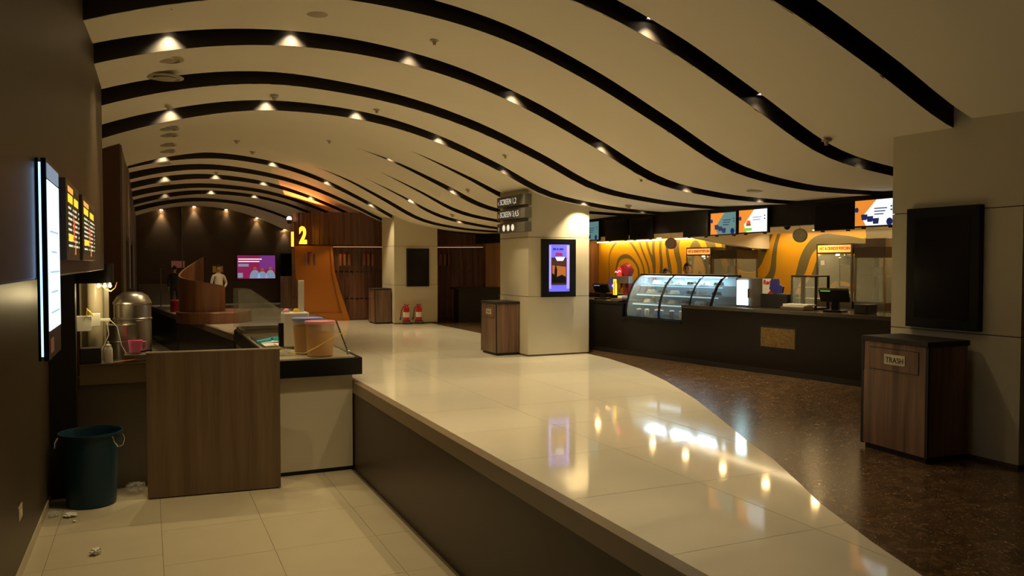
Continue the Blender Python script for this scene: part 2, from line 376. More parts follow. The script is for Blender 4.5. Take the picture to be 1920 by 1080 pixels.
# ------------------------------------------------------------------ floors
def clip(poly, x0, x1, y0, y1):
    for ax, lim, sg in ((0, x0, 1), (0, x1, -1), (1, y0, 1), (1, y1, -1)):
        out = []
        for i in range(len(poly)):
            p, q = poly[i-1], poly[i]; a = (p[ax]-lim)*sg; b = (q[ax]-lim)*sg
            if a*b < 0: t = a/(a-b); out.append((p[0]+(q[0]-p[0])*t, p[1]+(q[1]-p[1])*t))
            if b >= 0: out.append(q)
        poly = out
        if len(poly) < 3: return []
    return poly
FW = Fr((0, 0, 0), (1, 0, 0), (0, 1, 0))
floor = struct('floor')
MB().box(2.68, 13.3, -8, 38, -.35, -.012).build('marble_floor', 'marble', floor)
LEFT = [(2.66, -8), (2.66, 17.0), (1.84, 20.03), (-.1, 35.94)]
MB().prism(FW, [(2.7, -8), (13.3, -8), (13.3, 36), (7.0, 36), (7.0, 20.5), (2.7, 16.9)], -.3, -.001).build('marble_paving', 'marble', floor)
MB().prism(FW, [(2.67, 16.95), (7.02, 16.95), (7.02, 36), (-.08, 36), (1.85, 20.04)], -.3, -.003).build('slab', 'joint', floor)
edge = [(7.25, 36), (7.26, 20.8), (7.3, 17.9), (7.47, 12.94), (7.44, 12.22), (7.18, 10.8), (6.76, 9.5), (6.2, 8.1), (5.57, 6.76), (5.2, 6.0), (4.9, 5.31), (4.58, 4.7), (4.3, 4.19), (3.98, 3.45), (3.7, 2.7), (3.4, 1.8), (3.1, .5), (2.8, -1.5)]
creampoly = [(2.665, -1.5)]+LEFT[1:]+[(-.1, 36)]+edge
TS = 1.2; g = .002
x = -.94
while x < 8:
    y = -2.2
    while y < 36:
        c = clip(creampoly, x+g, x+TS-g, y+g, y+TS-g)
        if len(c) >= 3: MB().prism(FW, c, -.003, .003+random.uniform(0, .0006)).build('tile', 'floor', floor)
        y += TS
    x += TS
lower = struct('floor')
MB().prism(FW, [(-1.6, -8), (2.7, -8), (2.7, 17), (1.9, 20), (0, 36), (-1.6, 36)], ZL-.2, ZL-.006).build('screed', 'joint', lower)
lp = [(-1.13, -8), (2.62, -8), (2.62, 17), (1.8, 20), (-.1, 36), (-1.13, 36)]
for i in range(-1, 4):
    y = -7.2; xx = .104+1.056*(i-1)
    while y < 36:
        yo = y+(.35 if i < 1 else 0)
        c = clip(lp, xx+.002, xx+1.056-.002, yo, yo+1.113)
        if len(c) >= 3: MB().prism(FW, c, ZL-.006, ZL+random.uniform(0, .0008)).build('tile', 'ltile', lower)
        y += 1.117
# riser between both levels, with its stone nosing
for (a, b) in zip(LEFT, LEFT[1:]):
    d = Vector((b[0]-a[0], b[1]-a[1], 0)); L_ = d.length; F = Fr((a[0], a[1], 0), (-d.x, -d.y, 0))
    o = MB().fb(F, -L_, 0, ZL-.1, -.15, -.04, -.0).build('wall_riser', 'riser' if a[1] < 10 else 'dark'); S(o)
    o = MB().fb(F, -L_, 0, -.15, .0035, -.09, .018).build('trim_1', 'nosing'); S(o)
    if a[1] > 16:
        MB().fb(F, -L_*.5-.01, -L_*.5+.01, ZL, -.16, 0, .012).build('seam_strip', 'steeld', bpy.data.objects[o.name])
# ------------------------------------------------------------------ walls
wl = struct('wall_left')
MB().box(-.8, -.48, -8, 10.88, 1.62, 4.6).build('upper_panel', 'wallb', wl, bevel=.012)
MB().box(-1.5, -1.135, -8, 12.6, ZL-.1, 1.66).build('lower_panel', 'wallb', wl)
MB().box(-1.15, -.8, -8, 10.88, 1.63, 1.75).build('soffit', 'wallb', wl)
S(MB().box(-1.135, -1.118, -8, 11.2, ZL, ZL+.1).build('baseboard_left', 'ltile'))
S(MB().box(-.495, -.47, 7.0, 10.89, 3.72, 3.8).build('trim_2', 'void')) if False else None
wf = struct('wall_left_far')
MB().box(-1.2, -.42, 15.8, 16.0, ZL, 4.4).build('end_face', 'rust', wf)
for (y0, y1, z0, z1) in ((16, 18.2, ZL, 4.5), (18.2, 21.4, 2.3, 4.5), (21.4, 23.4, ZL, 4.5), (23.4, 26.8, 2.3, 4.5), (26.8, 35.4, ZL, 4.5)):
    MB().box(-.7, -.40, y0, y1, z0, z1).build('wall_panel', 'wallback' if z0 > 0 else 'greypanel', wf)
for i, y in enumerate((18.2, 23.4)):
    d = struct('door_%d' % (i+1), (-.5, y+1.6, ZL))
    MB().box(-.62, -.58, y, y+3.3, ZL, 2.3).build('door_leaf', 'steeld', d)
    MB().box(-.60, -.42, y, y+.08, ZL, 2.3).box(-.6, -.42, y+3.22 if i == 0 else y+3.2, y+3.3, ZL, 2.3).box(-.6, -.42, y, y+3.3, 2.22, 2.3).build('door_frame', 'blackm', d)
    MB().box(-.58, -.55, y+1.2, y+1.24, .7, 1.5).build('door_handle', 'chrome', d)
S(MB().box(-2.7, -2.5, 10.8, 36, ZL, 4.6).build('wall_recess', 'wallback'))
wbk = struct('wall_back')
for (x0, x1) in ((-1, 1.28), (1.3, 8), (8, 13)): MB().box(x0, x1, 35.3, 35.5, ZL, 4.6).build('wall_panel', 'wallback', wbk)
MB().box(1.27, 1.31, 35.24, 35.32, 0, 4.6).build('joint_strip', 'greypanel', wbk)
MB().box(-.35, 1.1, 35.2, 35.3, -.3, .85).build('wainscot', 'greypanel', wbk)
S(MB().box(-2.7, 13.6, -8.2, -8, ZL-.1, 4.7).build('wall_rear', 'wallb'))
S(MB().box(13.1, 13.3, 4, 22.1, 0, 2.7).build('wall_mural', 'mural'))
S(MB().box(13.1, 13.3, -8, 4, 0, 3).build('wall_right', 'wallb'))
o = S(MB().box(9.2, 13.1, 22.12, 22.3, 0, 2.7).build('wall_bar_end', 'woodr'))
S(MB().box(8.9, 13.1, -8, 4.0, 2.95, 3.05).build('ceiling_side', 'ceil'))
S(MB().box(9.0, 13.1, 4., 4.15, 0, 3.05).build('wall_bar_near', 'wallb'))
# bar ceiling and bulkhead
S(MB().box(9.1, 13.1, 4.1, 22.12, 2.36, 2.42).build('ceiling_bar', 'ceil'))
S(MB().box(XB-.02, 9.12, 3.9, 22.3, 2.27, 3.0).build('wall_bulkhead', 'blackb', bevel=.004))
Fs = Fr((0, 14.4, 0))
S(MB().prism(Fs, [(10.4, 2.36), (13.1, 2.36), (13.1, 2.02), (12.6, 2.04)], -.3, 0).build('trim_soffit', 'ceil'))
# pillars with cladding panels
def pillar(x, y, s, label, vj=None):
    p = struct('pillar', (x+s/2, y+s/2, 0)); p['label'] = label
    MB().box(x+.02, x+s-.02, y+.02, y+s-.02, 0, 3.4).build('pillar_core', 'joint', p)
    zs = [0.03, 1.088, 2.166, 3.35]
    for za, zb in zip(zs, zs[1:]):
        za += .004; zb -= .004
        MB().box(x, x+s, y, y+.03, za, zb).build('cladding_panel', 'cream', p)
        MB().box(x, x+.02, y+.0305, y+s, za, zb).build('cladding_panel', 'cream', p)
        MB().box(x+s-.02, x+s, y+.0305, y+s, za, zb).build('cladding_panel', 'cream', p)
    MB().box(x+.008, x+s-.008, y+.008, y+s, 0.003, .034).build('plinth', 'joint', p)
    return p
pillar(6.5, 4.22, 1.26, 'cream clad pillar in the right foreground behind the trash bin')
pillar(6.25, 13.02, 1.26, 'cream clad pillar in the middle carrying the direction signs')
pillar(6.21, 21.5, 1.26, 'farthest cream clad pillar with two fire extinguishers at its foot')
# curved slatted wood wall at the back
PL = [(4.9, 30), (4.25, 26.5), (4.02, 25.2), (4.12, 24.6), (4.5, 24.1), (5.0, 23.8), (5.6, 23.6), (6.3, 23.5), (7.2, 23.4), (8.0, 23.2), (8.7, 22.8), (9.2, 22.4)]
def along(pl, step):
    out = []; 
    for (a, b) in zip(pl, pl[1:]):
        a = Vector((*a, 0)); b = Vector((*b, 0)); n = max(1, int((b-a).length/step))
        for i in range(n): out.append((a.lerp(b, i/n), (b-a).normalized()))
    out.append((Vector((*pl[-1], 0)), out[-1][1])); return out
ww = struct('wall_wood')
def sweep(pl, off, z0, z1, thick, name, m, parent, top=False):
    P = along(pl, .25); mb = MB(); vs = []
    for p, d in P:
        n = Vector((-d.y, d.x, 0))*-1   # towards the hall
        for o_ in (off, off-thick):
            q = p+n*o_
            vs.append((q.x, q.y, z0)); vs.append((q.x, q.y, min(zc(q.x, q.y)+.05, 3.2) if top else z1))
    fs = []
    for i in range(len(P)-1):
        a = 4*i; b = a+4; fs += [(a, b, b+1, a+1), (a+2, a+3, b+3, b+2), (a+1, b+1, b+3, a+3), (a, a+2, b+2, b)]
    fs += [(0, 1, 3, 2), (4*len(P)-4, 4*len(P)-2, 4*len(P)-1, 4*len(P)-3)]
    mb.add(vs, fs); return mb.build(name, m, parent)
sweep(PL, 0, 2.24, 4, .2, 'upper_boarding', 'woodd', ww, True)
sweep(PL, -.12, 0, 2.24, .1, 'lower_backing', 'woodd', ww)
for za, zb in ((0.02, .62), (.66, 1.42), (1.46, 2.16)): sweep(PL, -.04, za, zb, .06, 'veneer_band', 'woodd', ww)
sl = MB()
for p, d in along(PL, .13):
    n = Vector((d.y, -d.x, 0)); F = Fr((p.x, p.y, 0), (d.x, d.y, 0))
    sl.fb(F, -.035, .035, 2.24, min(zc(p.x, p.y)+.03, 3.2), 0, .02); sl.fb(F, -.03, .03, .03, 2.15, -.06, -.025)
sl.build('slats', 'woodd', ww, kind='stuff')
# orange portal leaning out of the curved wall
po = thing('orange_portal', 'flared orange portal panel in the curved wood wall below the lit numeral', 'portal', (4.7, 23.7, 0))
Fo = Fr((3.9, 23.95, 0), (1, -.22, 0))
MB().prism(Fo, [(.02, 2.2), (1.04, 2.2), (1.08, 1.45), (1.22, .8), (1.42, 0), (.38, 0), (.22, .7), (.05, 1.3)], 0, .12).build('portal_face', 'orange', po)
MB().prism(Fo, [(1.04, 2.2), (1.10, 2.2), (1.16, 1.45), (1.34, .8), (1.6, 0), (1.42, 0), (1.22, .8), (1.08, 1.45)], .0, .22).build('portal_jamb', 'orange', po)
MB().prism(Fo, [(.4, 0), (1.5, 0), (1.47, .22), (.44, .22)], .12, .2).build('portal_kick', 'orange', po)
nu = thing('lit_number', 'glowing amber numeral 2 mounted on the rounded end of the wood wall', 'numeral', (4.12, 23.6, 2.3))
Fn = Fr((4.02, 23.72, 2.28), (.96, -.28, 0))
text('2', Fn, .66, 'two', 'numeral', nu, .04, .62, bold=.03)
n1 = thing('lit_number', 'glowing amber numeral 1 seen edge-on left of the amber numeral 2', 'numeral', (3.86, 24, 2.2))
MB().box(3.84, 4.2, 24.02, 24.06, 2.35, 2.4).build('fixing_arm', 'blackm', n1)
text('1', Fr((3.84, 24.1, 2.19), (.35, -.94, 0)), .6, 'two', 'numeral', n1, .03, .6, bold=.01)
light('SPOT', (4.45, 25.8, 3.0), 200, (1, .24, .04), (math.radians(200), math.radians(-25), 0), spot_size=math.radians(150), spot_blend=.6)
light('SPOT', (4.9, 22.7, 2.5), 22, (1, .6, .2), (math.radians(28), 0, 0), spot_size=math.radians(80), spot_blend=.6)
t = thing('uplight', 'small bright uplight at the top left corner of the curved wood wall', 'uplight', (3.9, 24.75, 3.0))
MB().lathe((3.9, 24.75, 3.0), [(.05, -.12), (.08, 0), (.075, 0)], 16).build('lamp_cup', 'blackm', t); MB().lathe((3.9, 24.75, 3.0), [(.07, 0), (.07, .05), (.04, .09), (.001, .1)], 16).build('lamp_globe', 'lampdim', t)
MB().box(3.9, 4.1, 24.73, 24.77, 2.9, 2.93).build('wall_arm', 'blackm', t)
# cove glow where the upper boarding oversails the lower bands
cg = MB()
P_ = along(PL[3:], .3)
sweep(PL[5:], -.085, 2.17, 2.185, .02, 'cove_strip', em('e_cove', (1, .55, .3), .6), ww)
# ------------------------------------------------------------------ wall lanterns on the wood wall
def sconce(x, y, label):
    t = thing('wall_sconce', label, 'wall lamp', (x, y, 1.95), 'unlit sconces on the wood wall')
    MB().box(x-.05, x+.05, y-.02, y+.09, 1.68, 2.02).build('back_plate', 'redd', t)
    for k in range(3): MB().lathe((x-.13+.13*k, y-.09, 1.62), [(.045, 0), (.05, .04), (.05, .3), (.045, .34)], 10).build('shade_tube', 'woodr', t)
sconce(5.28, 23.55, 'unlit three-tube sconce on the wood wall, just right of the orange portal')
sconce(5.95, 23.4, 'unlit three-tube sconce on the wood wall, left of the far pillar')
sconce(8.2, 23.02, 'unlit three-tube sconce on the wood wall between far and middle pillar')
sconce(4.25, 23.35, 'unlit three-tube sconce in front of the orange portal under the numeral 2')
# ------------------------------------------------------------------ ceiling fittings
def diffuser(x, y, label, r=.22):
    z = zc(x, y); t = thing('air_diffuser', label, 'air vent', (x, y, z), 'round air diffusers along the left of the ceiling')
    MB().lathe((x, y, z+.01), [(r, 0), (r, -.01), (r*.8, -.02), (r*.76, -.008)], 24).build('outer_ring', 'vent', t)
    MB().lathe((x, y, z), [(r*.58, -.008), (r*.56, -.018), (r*.3, -.03), (0.001, -.036)], 24).build('inner_cone', 'vent', t)
ordn = ['nearest', 'second nearest', 'third nearest', 'fourth nearest', 'fifth nearest', 'sixth nearest', 'seventh nearest', 'eighth nearest', 'farthest']
for i, (x, y) in enumerate([(.19, 9.98), (.22, 10.78), (.31, 15.1), (.33, 16.0), (.34, 17.4), (.35, 18.5), (.37, 22.3), (.45, 26.), (.52, 30.6)]):
    diffuser(x, y, 'round cream air diffuser in the ceiling at the left, %s of nine' % ordn[i])
def detector(x, y, label, r=.06):
    z = zc(x, y); t = thing('smoke_detector', label, 'smoke detector', (x, y, z), 'small ceiling detectors')
    MB().lathe((x, y, z+.01), [(r, 0), (r, -.03), (r*.8, -.04)], 14).build('detector_base', 'vent', t)
    MB().lathe((x, y, z), [(r*.6, -.03), (r*.5, -.06), (.001, -.075)], 14).build('sensor_head', 'vent', t)
for x, y, l in [(1.71, 12.1, 'ceiling detector between the two wide slots above the dark left end, near the crest'), (1.72, 17.55, 'ceiling detector above the far slot cluster, left one of two'), (2.24, 19.4, 'ceiling detector above the far slot cluster, right one of two'),
                (7.75, 12.05, 'ceiling detector right of the middle pillar in front of the bulkhead'), (6.6, 17.9, 'ceiling detector left of the direction signs'), (1.8, 24.1, 'ceiling detector inside the far slot cluster'), (3.9, 33.2, 'dark ceiling detector near the right end of the far wall spots')]:
    detector(x, y, l)
def sprinkler(x, y, label, r=.05):
    z = zc(x, y); t = MB().lathe((x, y, z+.004), [(r, 0), (r, -.012), (r*.5, -.018), (r*.3, -.05), (r*.45, -.055)], 14).build('sprinkler_head', 'vent'); tag(t, label, 'sprinkler', 'ceiling sprinkler rosettes')
for x, y, l in [(2.96, 8.6, 'sprinkler rosette above the wide near slot at upper centre'), (6.39, 9.61, 'sprinkler rosette above the right-hand slots near the bulkhead'), (6.32, 6.14, 'sprinkler rosette by the right foreground pillar top'), (3.23, 12.1, 'sprinkler rosette under the second black slot, centre left'),
                (3.28, 15.85, 'sprinkler rosette in the broad plain ceiling panel'), (5.3, 11.9, 'sprinkler rosette above the middle pillar'), (.22, 8.1, 'sprinkler rosette at the top left of the ceiling'), (.3, 12.3, 'sprinkler rosette above the first left spot of the third slot'), (5.9, 15.1, 'sprinkler rosette by the short slots left of the signs')]:
    sprinkler(x, y, l)
t = MB().lathe((1.64, 8.5, zc(1.64, 8.5)), [(.11, .01), (.11, -.01), (.09, -.016)], 20).build('ceiling_speaker', 'vent'); tag(t, 'flat round ceiling speaker at the top left of the centre', 'speaker')
t = MB().lathe((7.56, 8.6, zc(7.56, 8.6)), [(.11, .01), (.11, -.01), (.09, -.016)], 20).build('ceiling_speaker', 'vent'); tag(t, 'flat round ceiling speaker just in front of the bulkhead', 'speaker')
# spots that graze the far wall
for i, (x, p) in enumerate(((.53, 1.3), (1.76, 1), (3.0, .3), (4.22, .9), (5.35, .7))):
    z = zc(x, 34.9); t = thing('wall_washer_spot', 'small ceiling spot grazing the dark far wall, %s from the left' % ['first', 'second', 'third', 'fourth', 'fifth'][i], 'spotlight', (x, 35.2, z), 'spots along the far wall')
    MB().lathe((x, 35.2, z+.02), [(.07, 0), (.075, -.06), (.06, -.065)], 14).build('lamp_housing', 'vent', t)
    MB().lathe((x, 35.2, z-.046), [(0, 0), (.058, 0)], 14, sm=False).build('lamp_lens', 'lamp', t)
    l = light('SPOT', (x, 35.2, z-.06), 80*p, (1, .84, .52), (math.radians(3), 0, 0), spot_size=math.radians(66), spot_blend=.9, shadow_soft_size=.02)
    l.parent = t; l.matrix_parent_inverse = Matrix.Translation(-t.location)
# ------------------------------------------------------------------ posters and screens on the pillars
def wallscreen(name, F, w, h, label, cat, lit=None, group=None, bez=.05, th=.06, vb=None):
    t = thing(name, label, cat, F.p(w/2, 0, 0), group); vb = vb or bez
    MB().fb(F, 0, w, 0, h, 0, th).build('screen_frame', 'black', t, bevel=.004)
    MB().fb(F, bez, w-bez, vb, h-vb, th-.002, th+.003).build('screen_glass', lit or 'screenoff', t)
    return t
F1 = Fr((6.497, 5.27, 1.11), (0, -1, 0)); wallscreen('advertising_screen', F1, .72, 1.09, 'black switched-off portrait screen on the right foreground pillar', 'screen', bez=.09)
F3 = Fr((6.556, 21.497, 1.04)); wallscreen('advertising_screen', F3, .65, 1.06, 'black switched-off portrait screen on the farthest pillar', 'screen')
F2 = Fr((6.501, 13.017, 1.078)); pt = wallscreen('poster_lightbox', F2, .697, 1.057, 'portrait lightbox glowing violet blue with a film poster on the middle pillar', 'lightbox', 'e_purple', bez=.138, vb=.1)
MB().fb(F2, .18, .5, .22, .72, .063, .066).build('poster_picture', 'e_poster', pt)
MB().prism(F2, [(.2, .26), (.48, .26), (.48, .36), (.4, .4), (.3, .36), (.2, .44)], .066, .068).build('poster_skyline', 'black', pt)
MB().prism(F2, [(.2, .42), (.3, .37), (.4, .41), (.48, .37), (.48, .55), (.2, .58)], .066, .0675).build('poster_sunset', 'e_sunset', pt)
MB().prism(F2, [(.24, .26), (.29, .26), (.3, .5), (.27, .6), (.25, .5)], .068, .070).build('poster_tower', 'black', pt)
MB().prism(F2, [(.3, .66), (.42, .66), (.46, .73), (.26, .73)], .066, .069).build('poster_title', 'e_white', pt)
MB().prism(F2, [(.26, .75), (.42, .75), (.4, .81), (.28, .81)], .063, .069).build('poster_badge', 'e_magenta', pt)
MB().fb(F2, .14, .18, .15, .94, .063, .0655).fb(F2, .5, .558, .15, .94, .063, .0655).build('violet_border', 'e_violet', pt)
for a, b in ((.22, .28), (.3, .33), (.35, .43)): MB().fb(F2, a, b, .86, .89, .063, .066).build('poster_heading', 'e_navy', pt)
light('AREA', (6.85, 12.93, 1.6), 3, (.35, .35, 1), (-PI/2, 0, 0), shape='RECTANGLE', size=.4, size_y=.8) if False else None
# direction signs wrapped round the pillar corner
for i, (z0, z1, s, l) in enumerate(((2.748, 2.94, '\u2039 SCREEN 1,2', 'top'), (2.51, 2.69, '\u203a SCREEN 3,4,5', 'middle'), (2.263, 2.44, '\u203a', 'bottom'))):
    t = thing('direction_sign', {'top': 'grey blade sign lettered SCREEN 1,2, topmost on the middle pillar', 'middle': 'grey blade sign lettered SCREEN 3,4,5, middle of three on the pillar', 'bottom': 'grey blade sign with washroom symbols, lowest of three on the pillar'}[l], 'sign', (6.2, 13.5, z0), 'direction signs on the middle pillar')
    MB().box(6.13, 6.27, 12.92, 14.15, z0, z1).build('sign_box', mat('sign_grey%d' % i, (.13, .12, .095), .45), t, bevel=.004)
    F = Fr((6.128, 14.1, z0+.045), (0, -1, 0))
    if l != 'bottom': text(s, F, .15, 'e_sign', 'lettering', t, .002, .98)
    else:
        text(s, F, .15, 'e_sign', 'arrow', t, .002, .98)
        for k in range(3):
            c = F.p(.27+.2*k, .045, 0)
            r = MB(); r.lathe(c, [(.062, -.002), (.062, .004), (.052, .004), (.052, -.002)], 20, axis=(-1, 0, 0)); r.build('symbol_ring', 'e_sign', t)
            MB().lathe(F.p(.27+.2*k, .075, 0), [(.013, 0), (.013, .004)], 10, axis=(-1, 0, 0)).prism(F, [(.27+.2*k-.02, .005), (.27+.2*k+.02, .005), (.27+.2*k+(.012 if k != 1 else .02), .06), (.27+.2*k-(.012 if k != 1 else .02), .06)], 0, .004).build('symbol_figure', 'e_sign', t)
# ------------------------------------------------------------------ trash bins
def bin_(cx, cy, w, d, h, ang, label, sign=True):
    t = thing('trash_bin', label, 'trash bin', (cx, cy, 0))
    c, s = math.cos(ang), math.sin(ang)
    F = Fr((cx, cy, 0), (s, -c, 0))       # u: viewer's right when looking along +x
    MB().fb(F, -w/2+.02, w/2-.02, .0, .05, -d/2+.02, d/2-.02).build('plinth', 'blackm', t)
    MB().fb(F, -w/2, w/2, .05, h-.045, -d/2, d/2).build('cabinet_body', 'wood', t, bevel=.004)
    MB().fb(F, -w/2-.012, w/2+.012, h-.045, h, -d/2-.012, d/2+.012).build('cabinet_top', 'blackm', t, bevel=.004)
    for a in (-1, 1): MB().fb(F, a*w/2-.014, a*w/2+.014, .04, h-.045, d/2-.012, d/2+.006).build('corner_trim', 'blackm', t)
    dr = MB().fb(F, -w/2+.09, w/2-.09, h-.29, h-.1, d/2-.006, d/2+.006).build('swing_flap', 'wood', t)
    MB().fb(F, -w/2+.084, w/2-.084, h-.296, h-.094, d/2-.004, d/2+.0015).build('flap_gap', 'blackm', t)
    MB().fb(F, -w/2+.004, w/2-.004, .052, h-.32, d/2-.003, d/2+.004).build('front_panel', 'wood', t)
    if sign:
        pl = MB().fb(F, -.1, .13, h-.235, h-.145, d/2+.006, d/2+.011).build('sign_plate', 'sock', t)
        text('TRASH', Fr(F.p(-.082, h-.216, d/2+.012), F.u), .068, 'black', 'lettering', pl.parent, .001, .95)
    return t
bin_(6.21, 4.99, .71, .46, 1.035, math.radians(-4), 'wooden bin cabinet lettered TRASH by the right foreground pillar')
bin_(6.0, 13.72, .70, .46, .99, 0, 'wooden bin cabinet with black top left of the middle pillar')
bin_(5.945, 22.05, .68, .46, .99, 0, 'wooden bin cabinet beside the farthest pillar', False)
# ------------------------------------------------------------------ fire extinguishers
for x, l in ((6.5, 'red fire extinguisher at the far pillar, left of two'), (6.86, 'red fire extinguisher at the far pillar, right of two')):
    t = thing('fire_extinguisher', l, 'extinguisher', (x, 21.33, 0))
    MB().tube([(x-.11, 21.25, .01), (x-.09, 21.33, .1)], .008).tube([(x+.11, 21.25, .01), (x+.09, 21.33, .1)], .008).tube([(x, 21.44, .01), (x, 21.4, .1)], .008).lathe((x, 21.33, .08), [(.105, 0), (.11, .01), (.105, .02)], 16).build('floor_stand', 'blackm', t)
    MB().lathe((x, 21.33, .09), [(.03, 0), (.08, .01), (.085, .04), (.085, .34), (.06, .4), (.025, .43), (.025, .46)], 18).build('cylinder_body', 'red', t)
    MB().lathe((x, 21.33, .2), [(.087, 0), (.087, .14)], 18).build('paper_band', 'paper', t)
    MB().box(x-.02, x+.02, 21.29, 21.37, .46, .5).tube([(x-.06, 21.33, .56), (x, 21.33, .5), (x+.07, 21.33, .55)], .01).build('valve_handle', 'blackm', t)
    MB().tube([(x, 21.3, .5), (x-.1, 21.27, .5), (x-.16, 21.26, .4), (x-.18, 21.26, .22), (x-.2, 21.25, .14)], [.011]*4+[.022]).build('hose', 'blackm', t)
# ------------------------------------------------------------------ bar counter
A = Vector((7.88, 13.67, 0)); U = Vector((1.04, -5.80, 0)).normalized()
FB = Fr(A, U)                       # u runs to the viewer's right, n faces the hall
def su(y): return (13.67-y)/-U.y    # distance along the counter for a world y
s0, s1 = su(12.72), su(11.25)
bar = thing('bar_counter', 'long dark stone service counter with stepped cut-out for the cake display', 'counter', (8.2, 11, 0))
MB().fb(FB, -3.2, s0, 0, .93, -.72, 0).fb(FB, s0, s1, 0, .66, -.72, 0).fb(FB, s1, 9.4, 0, .93, -.72, 0).build('counter_front', 'dark', bar)
MB().fb(FB, -3.2, s0-.1, .93, .985, -.74, .012).build('counter_top', 'dark', bar, bevel=.004)
MB().fb(FB, s1, 9.4, .93, .985, -.74, .012).build('counter_top', mat('polished_counter', (.10, .085, .065), .12), bar, bevel=.004)
MB().fb(FB, s0-.1, s0, .93, .955, -.74, .012).build('counter_return', 'dark', bar)
MB().fb(FB, s0, s1, .66, .70, -.72, .02).build('case_sill', 'black', bar)
MB().fb(FB, -3.2, 9.4, 0.004, .08, -.01, .004).build('kick_strip', 'blackm', bar)
a, b = su(9.62), su(9.02)
MB().fb(FB, a-.03, b+.03, .39, .74, -.02, .004).build('inset_frame', 'blackm', bar)
MB().fb(FB, a, b, .42, .71, -.01, .007).build('inset_panel', mat('popcorn_print', (.20, .12, .035), .6, var=.95, vscale=30, bump=.4), bar, label='speckled golden picture panel set in the counter front')
# curved glass display case
cx0, cx1 = su(12.70), su(10.68)
cs = thing('display_case', 'curved glass cake display glowing cold blue in the counter cut-out', 'display case', FB.p((cx0+cx1)/2, .7, -.4))
cp = [(-.06, .70), (-.05, .80), (-.075, .95), (-.13, 1.12), (-.23, 1.30), (-.36, 1.43), (-.46, 1.475)]
Fc = Fr(FB.p(0, 0, 0), FB.n*-1)     # u goes back from the front, v up
fl = [(-n_, z) for n_, z in cp]
def arc(off): return fl
def rib(s, w, name, m, par, t=.03):
    vs = []; n = len(fl)
    for k in range(2):
        for (u_, z) in fl: vs.append(FB.p(s+k*w, z, -u_))
        for (u_, z) in fl: vs.append(FB.p(s+k*w, z-.004, -u_-t))
    fs = []
    for i in range(n-1):
        fs += [(i, i+1, 2*n+i+1, 2*n+i), (n+i, 3*n+i, 3*n+i+1, n+i+1), (i, n+i, n+i+1, i+1), (2*n+i, 2*n+i+1, 3*n+i+1, 3*n+i)]
    return MB().add(vs, fs).build(name, m, par)
for s, w in ((cx0, .035), ((cx0+cx1)/2-.18, .03), (cx1-.5, .014), (cx1-.035, .035)): rib(s, w, 'curved_rib', 'black', cs)
for sa, sb in ((cx0+.035, (cx0+cx1)/2-.18), ((cx0+cx1)/2-.15, cx1-.5), (cx1-.486, cx1-.035)):
    vs = [FB.p(s, z, -u_-.012) for s in (sa, sb) for (u_, z) in fl]; n = len(fl)
    MB().add(vs, [(i, i+1, n+i+1, n+i) for i in range(n-1)], 0, True).build('curved_glass', 'cglass', cs)
for s in (cx0+.01, cx1-.02):
    MB().prism(Fr(FB.p(s, 0, 0), FB.n*-1), [(u_+.03, z) for u_, z in fl]+[(.80, 1.475), (.80, .70)], -.004, .004).build('side_glass', 'cglass', cs)
MB().fb(FB, cx0, cx1, 1.465, 1.495, -.84, -.44).build('case_roof', 'black', cs, bevel=.004)
MB().fb(FB, cx0, cx1, .66, .715, -.84, -.05).build('case_base', 'black', cs)
MB().fb(FB, cx0, cx0+.03, .7, 1.48, -.84, -.80).build('rear_post', 'steel', cs); MB().fb(FB, cx1-.05, cx1, .7, 1.48, -.84, -.78).build('rear_post', 'black', cs)
MB().fb(FB, cx0+.03, cx1-.03, .72, 1.46, -.835, -.825).build('rear_door', mat('case_back', (.35, .42, .46), .35), cs)
for z, d in ((.95, .62), (1.12, .52), (1.29, .42)):
    MB().fb(FB, cx0+.04, cx1-.04, z, z+.012, -.82, -.82+d).build('glass_shelf', mat('shelf_glass', (.5, .62, .68), .15, alpha=.6), cs)
    MB().fb(FB, cx0+.05, cx1-.05, z-.022, z-.004, -.82+d-.02, -.82+d).build('shelf_tube', em('case_edge', (.55, .85, 1), .6), cs)
MB().fb(FB, cx0+.05, cx1-.05, 1.44, 1.458, -.54, -.50).build('light_tube', 'caselight', cs)
for k in range(3):
    c = FB.p(cx0+.35+.58*k, 1.43, -.58)
    light('AREA', c, 6.0, (.55, .85, 1), (0, 0, math.atan2(U.y, U.x)), shape='RECTANGLE', size=.5, size_y=.08)
light('AREA', FB.p((cx0+cx1)/2, .94, -.4), 2.2, (.55, .8, 1), (0, 0, math.atan2(U.y, U.x)), shape='RECTANGLE', size=1.5, size_y=.3)
random.seed(3)
ORD = ['first', 'second', 'third', 'fourth', 'fifth', 'sixth', 'seventh', 'eighth', 'ninth']
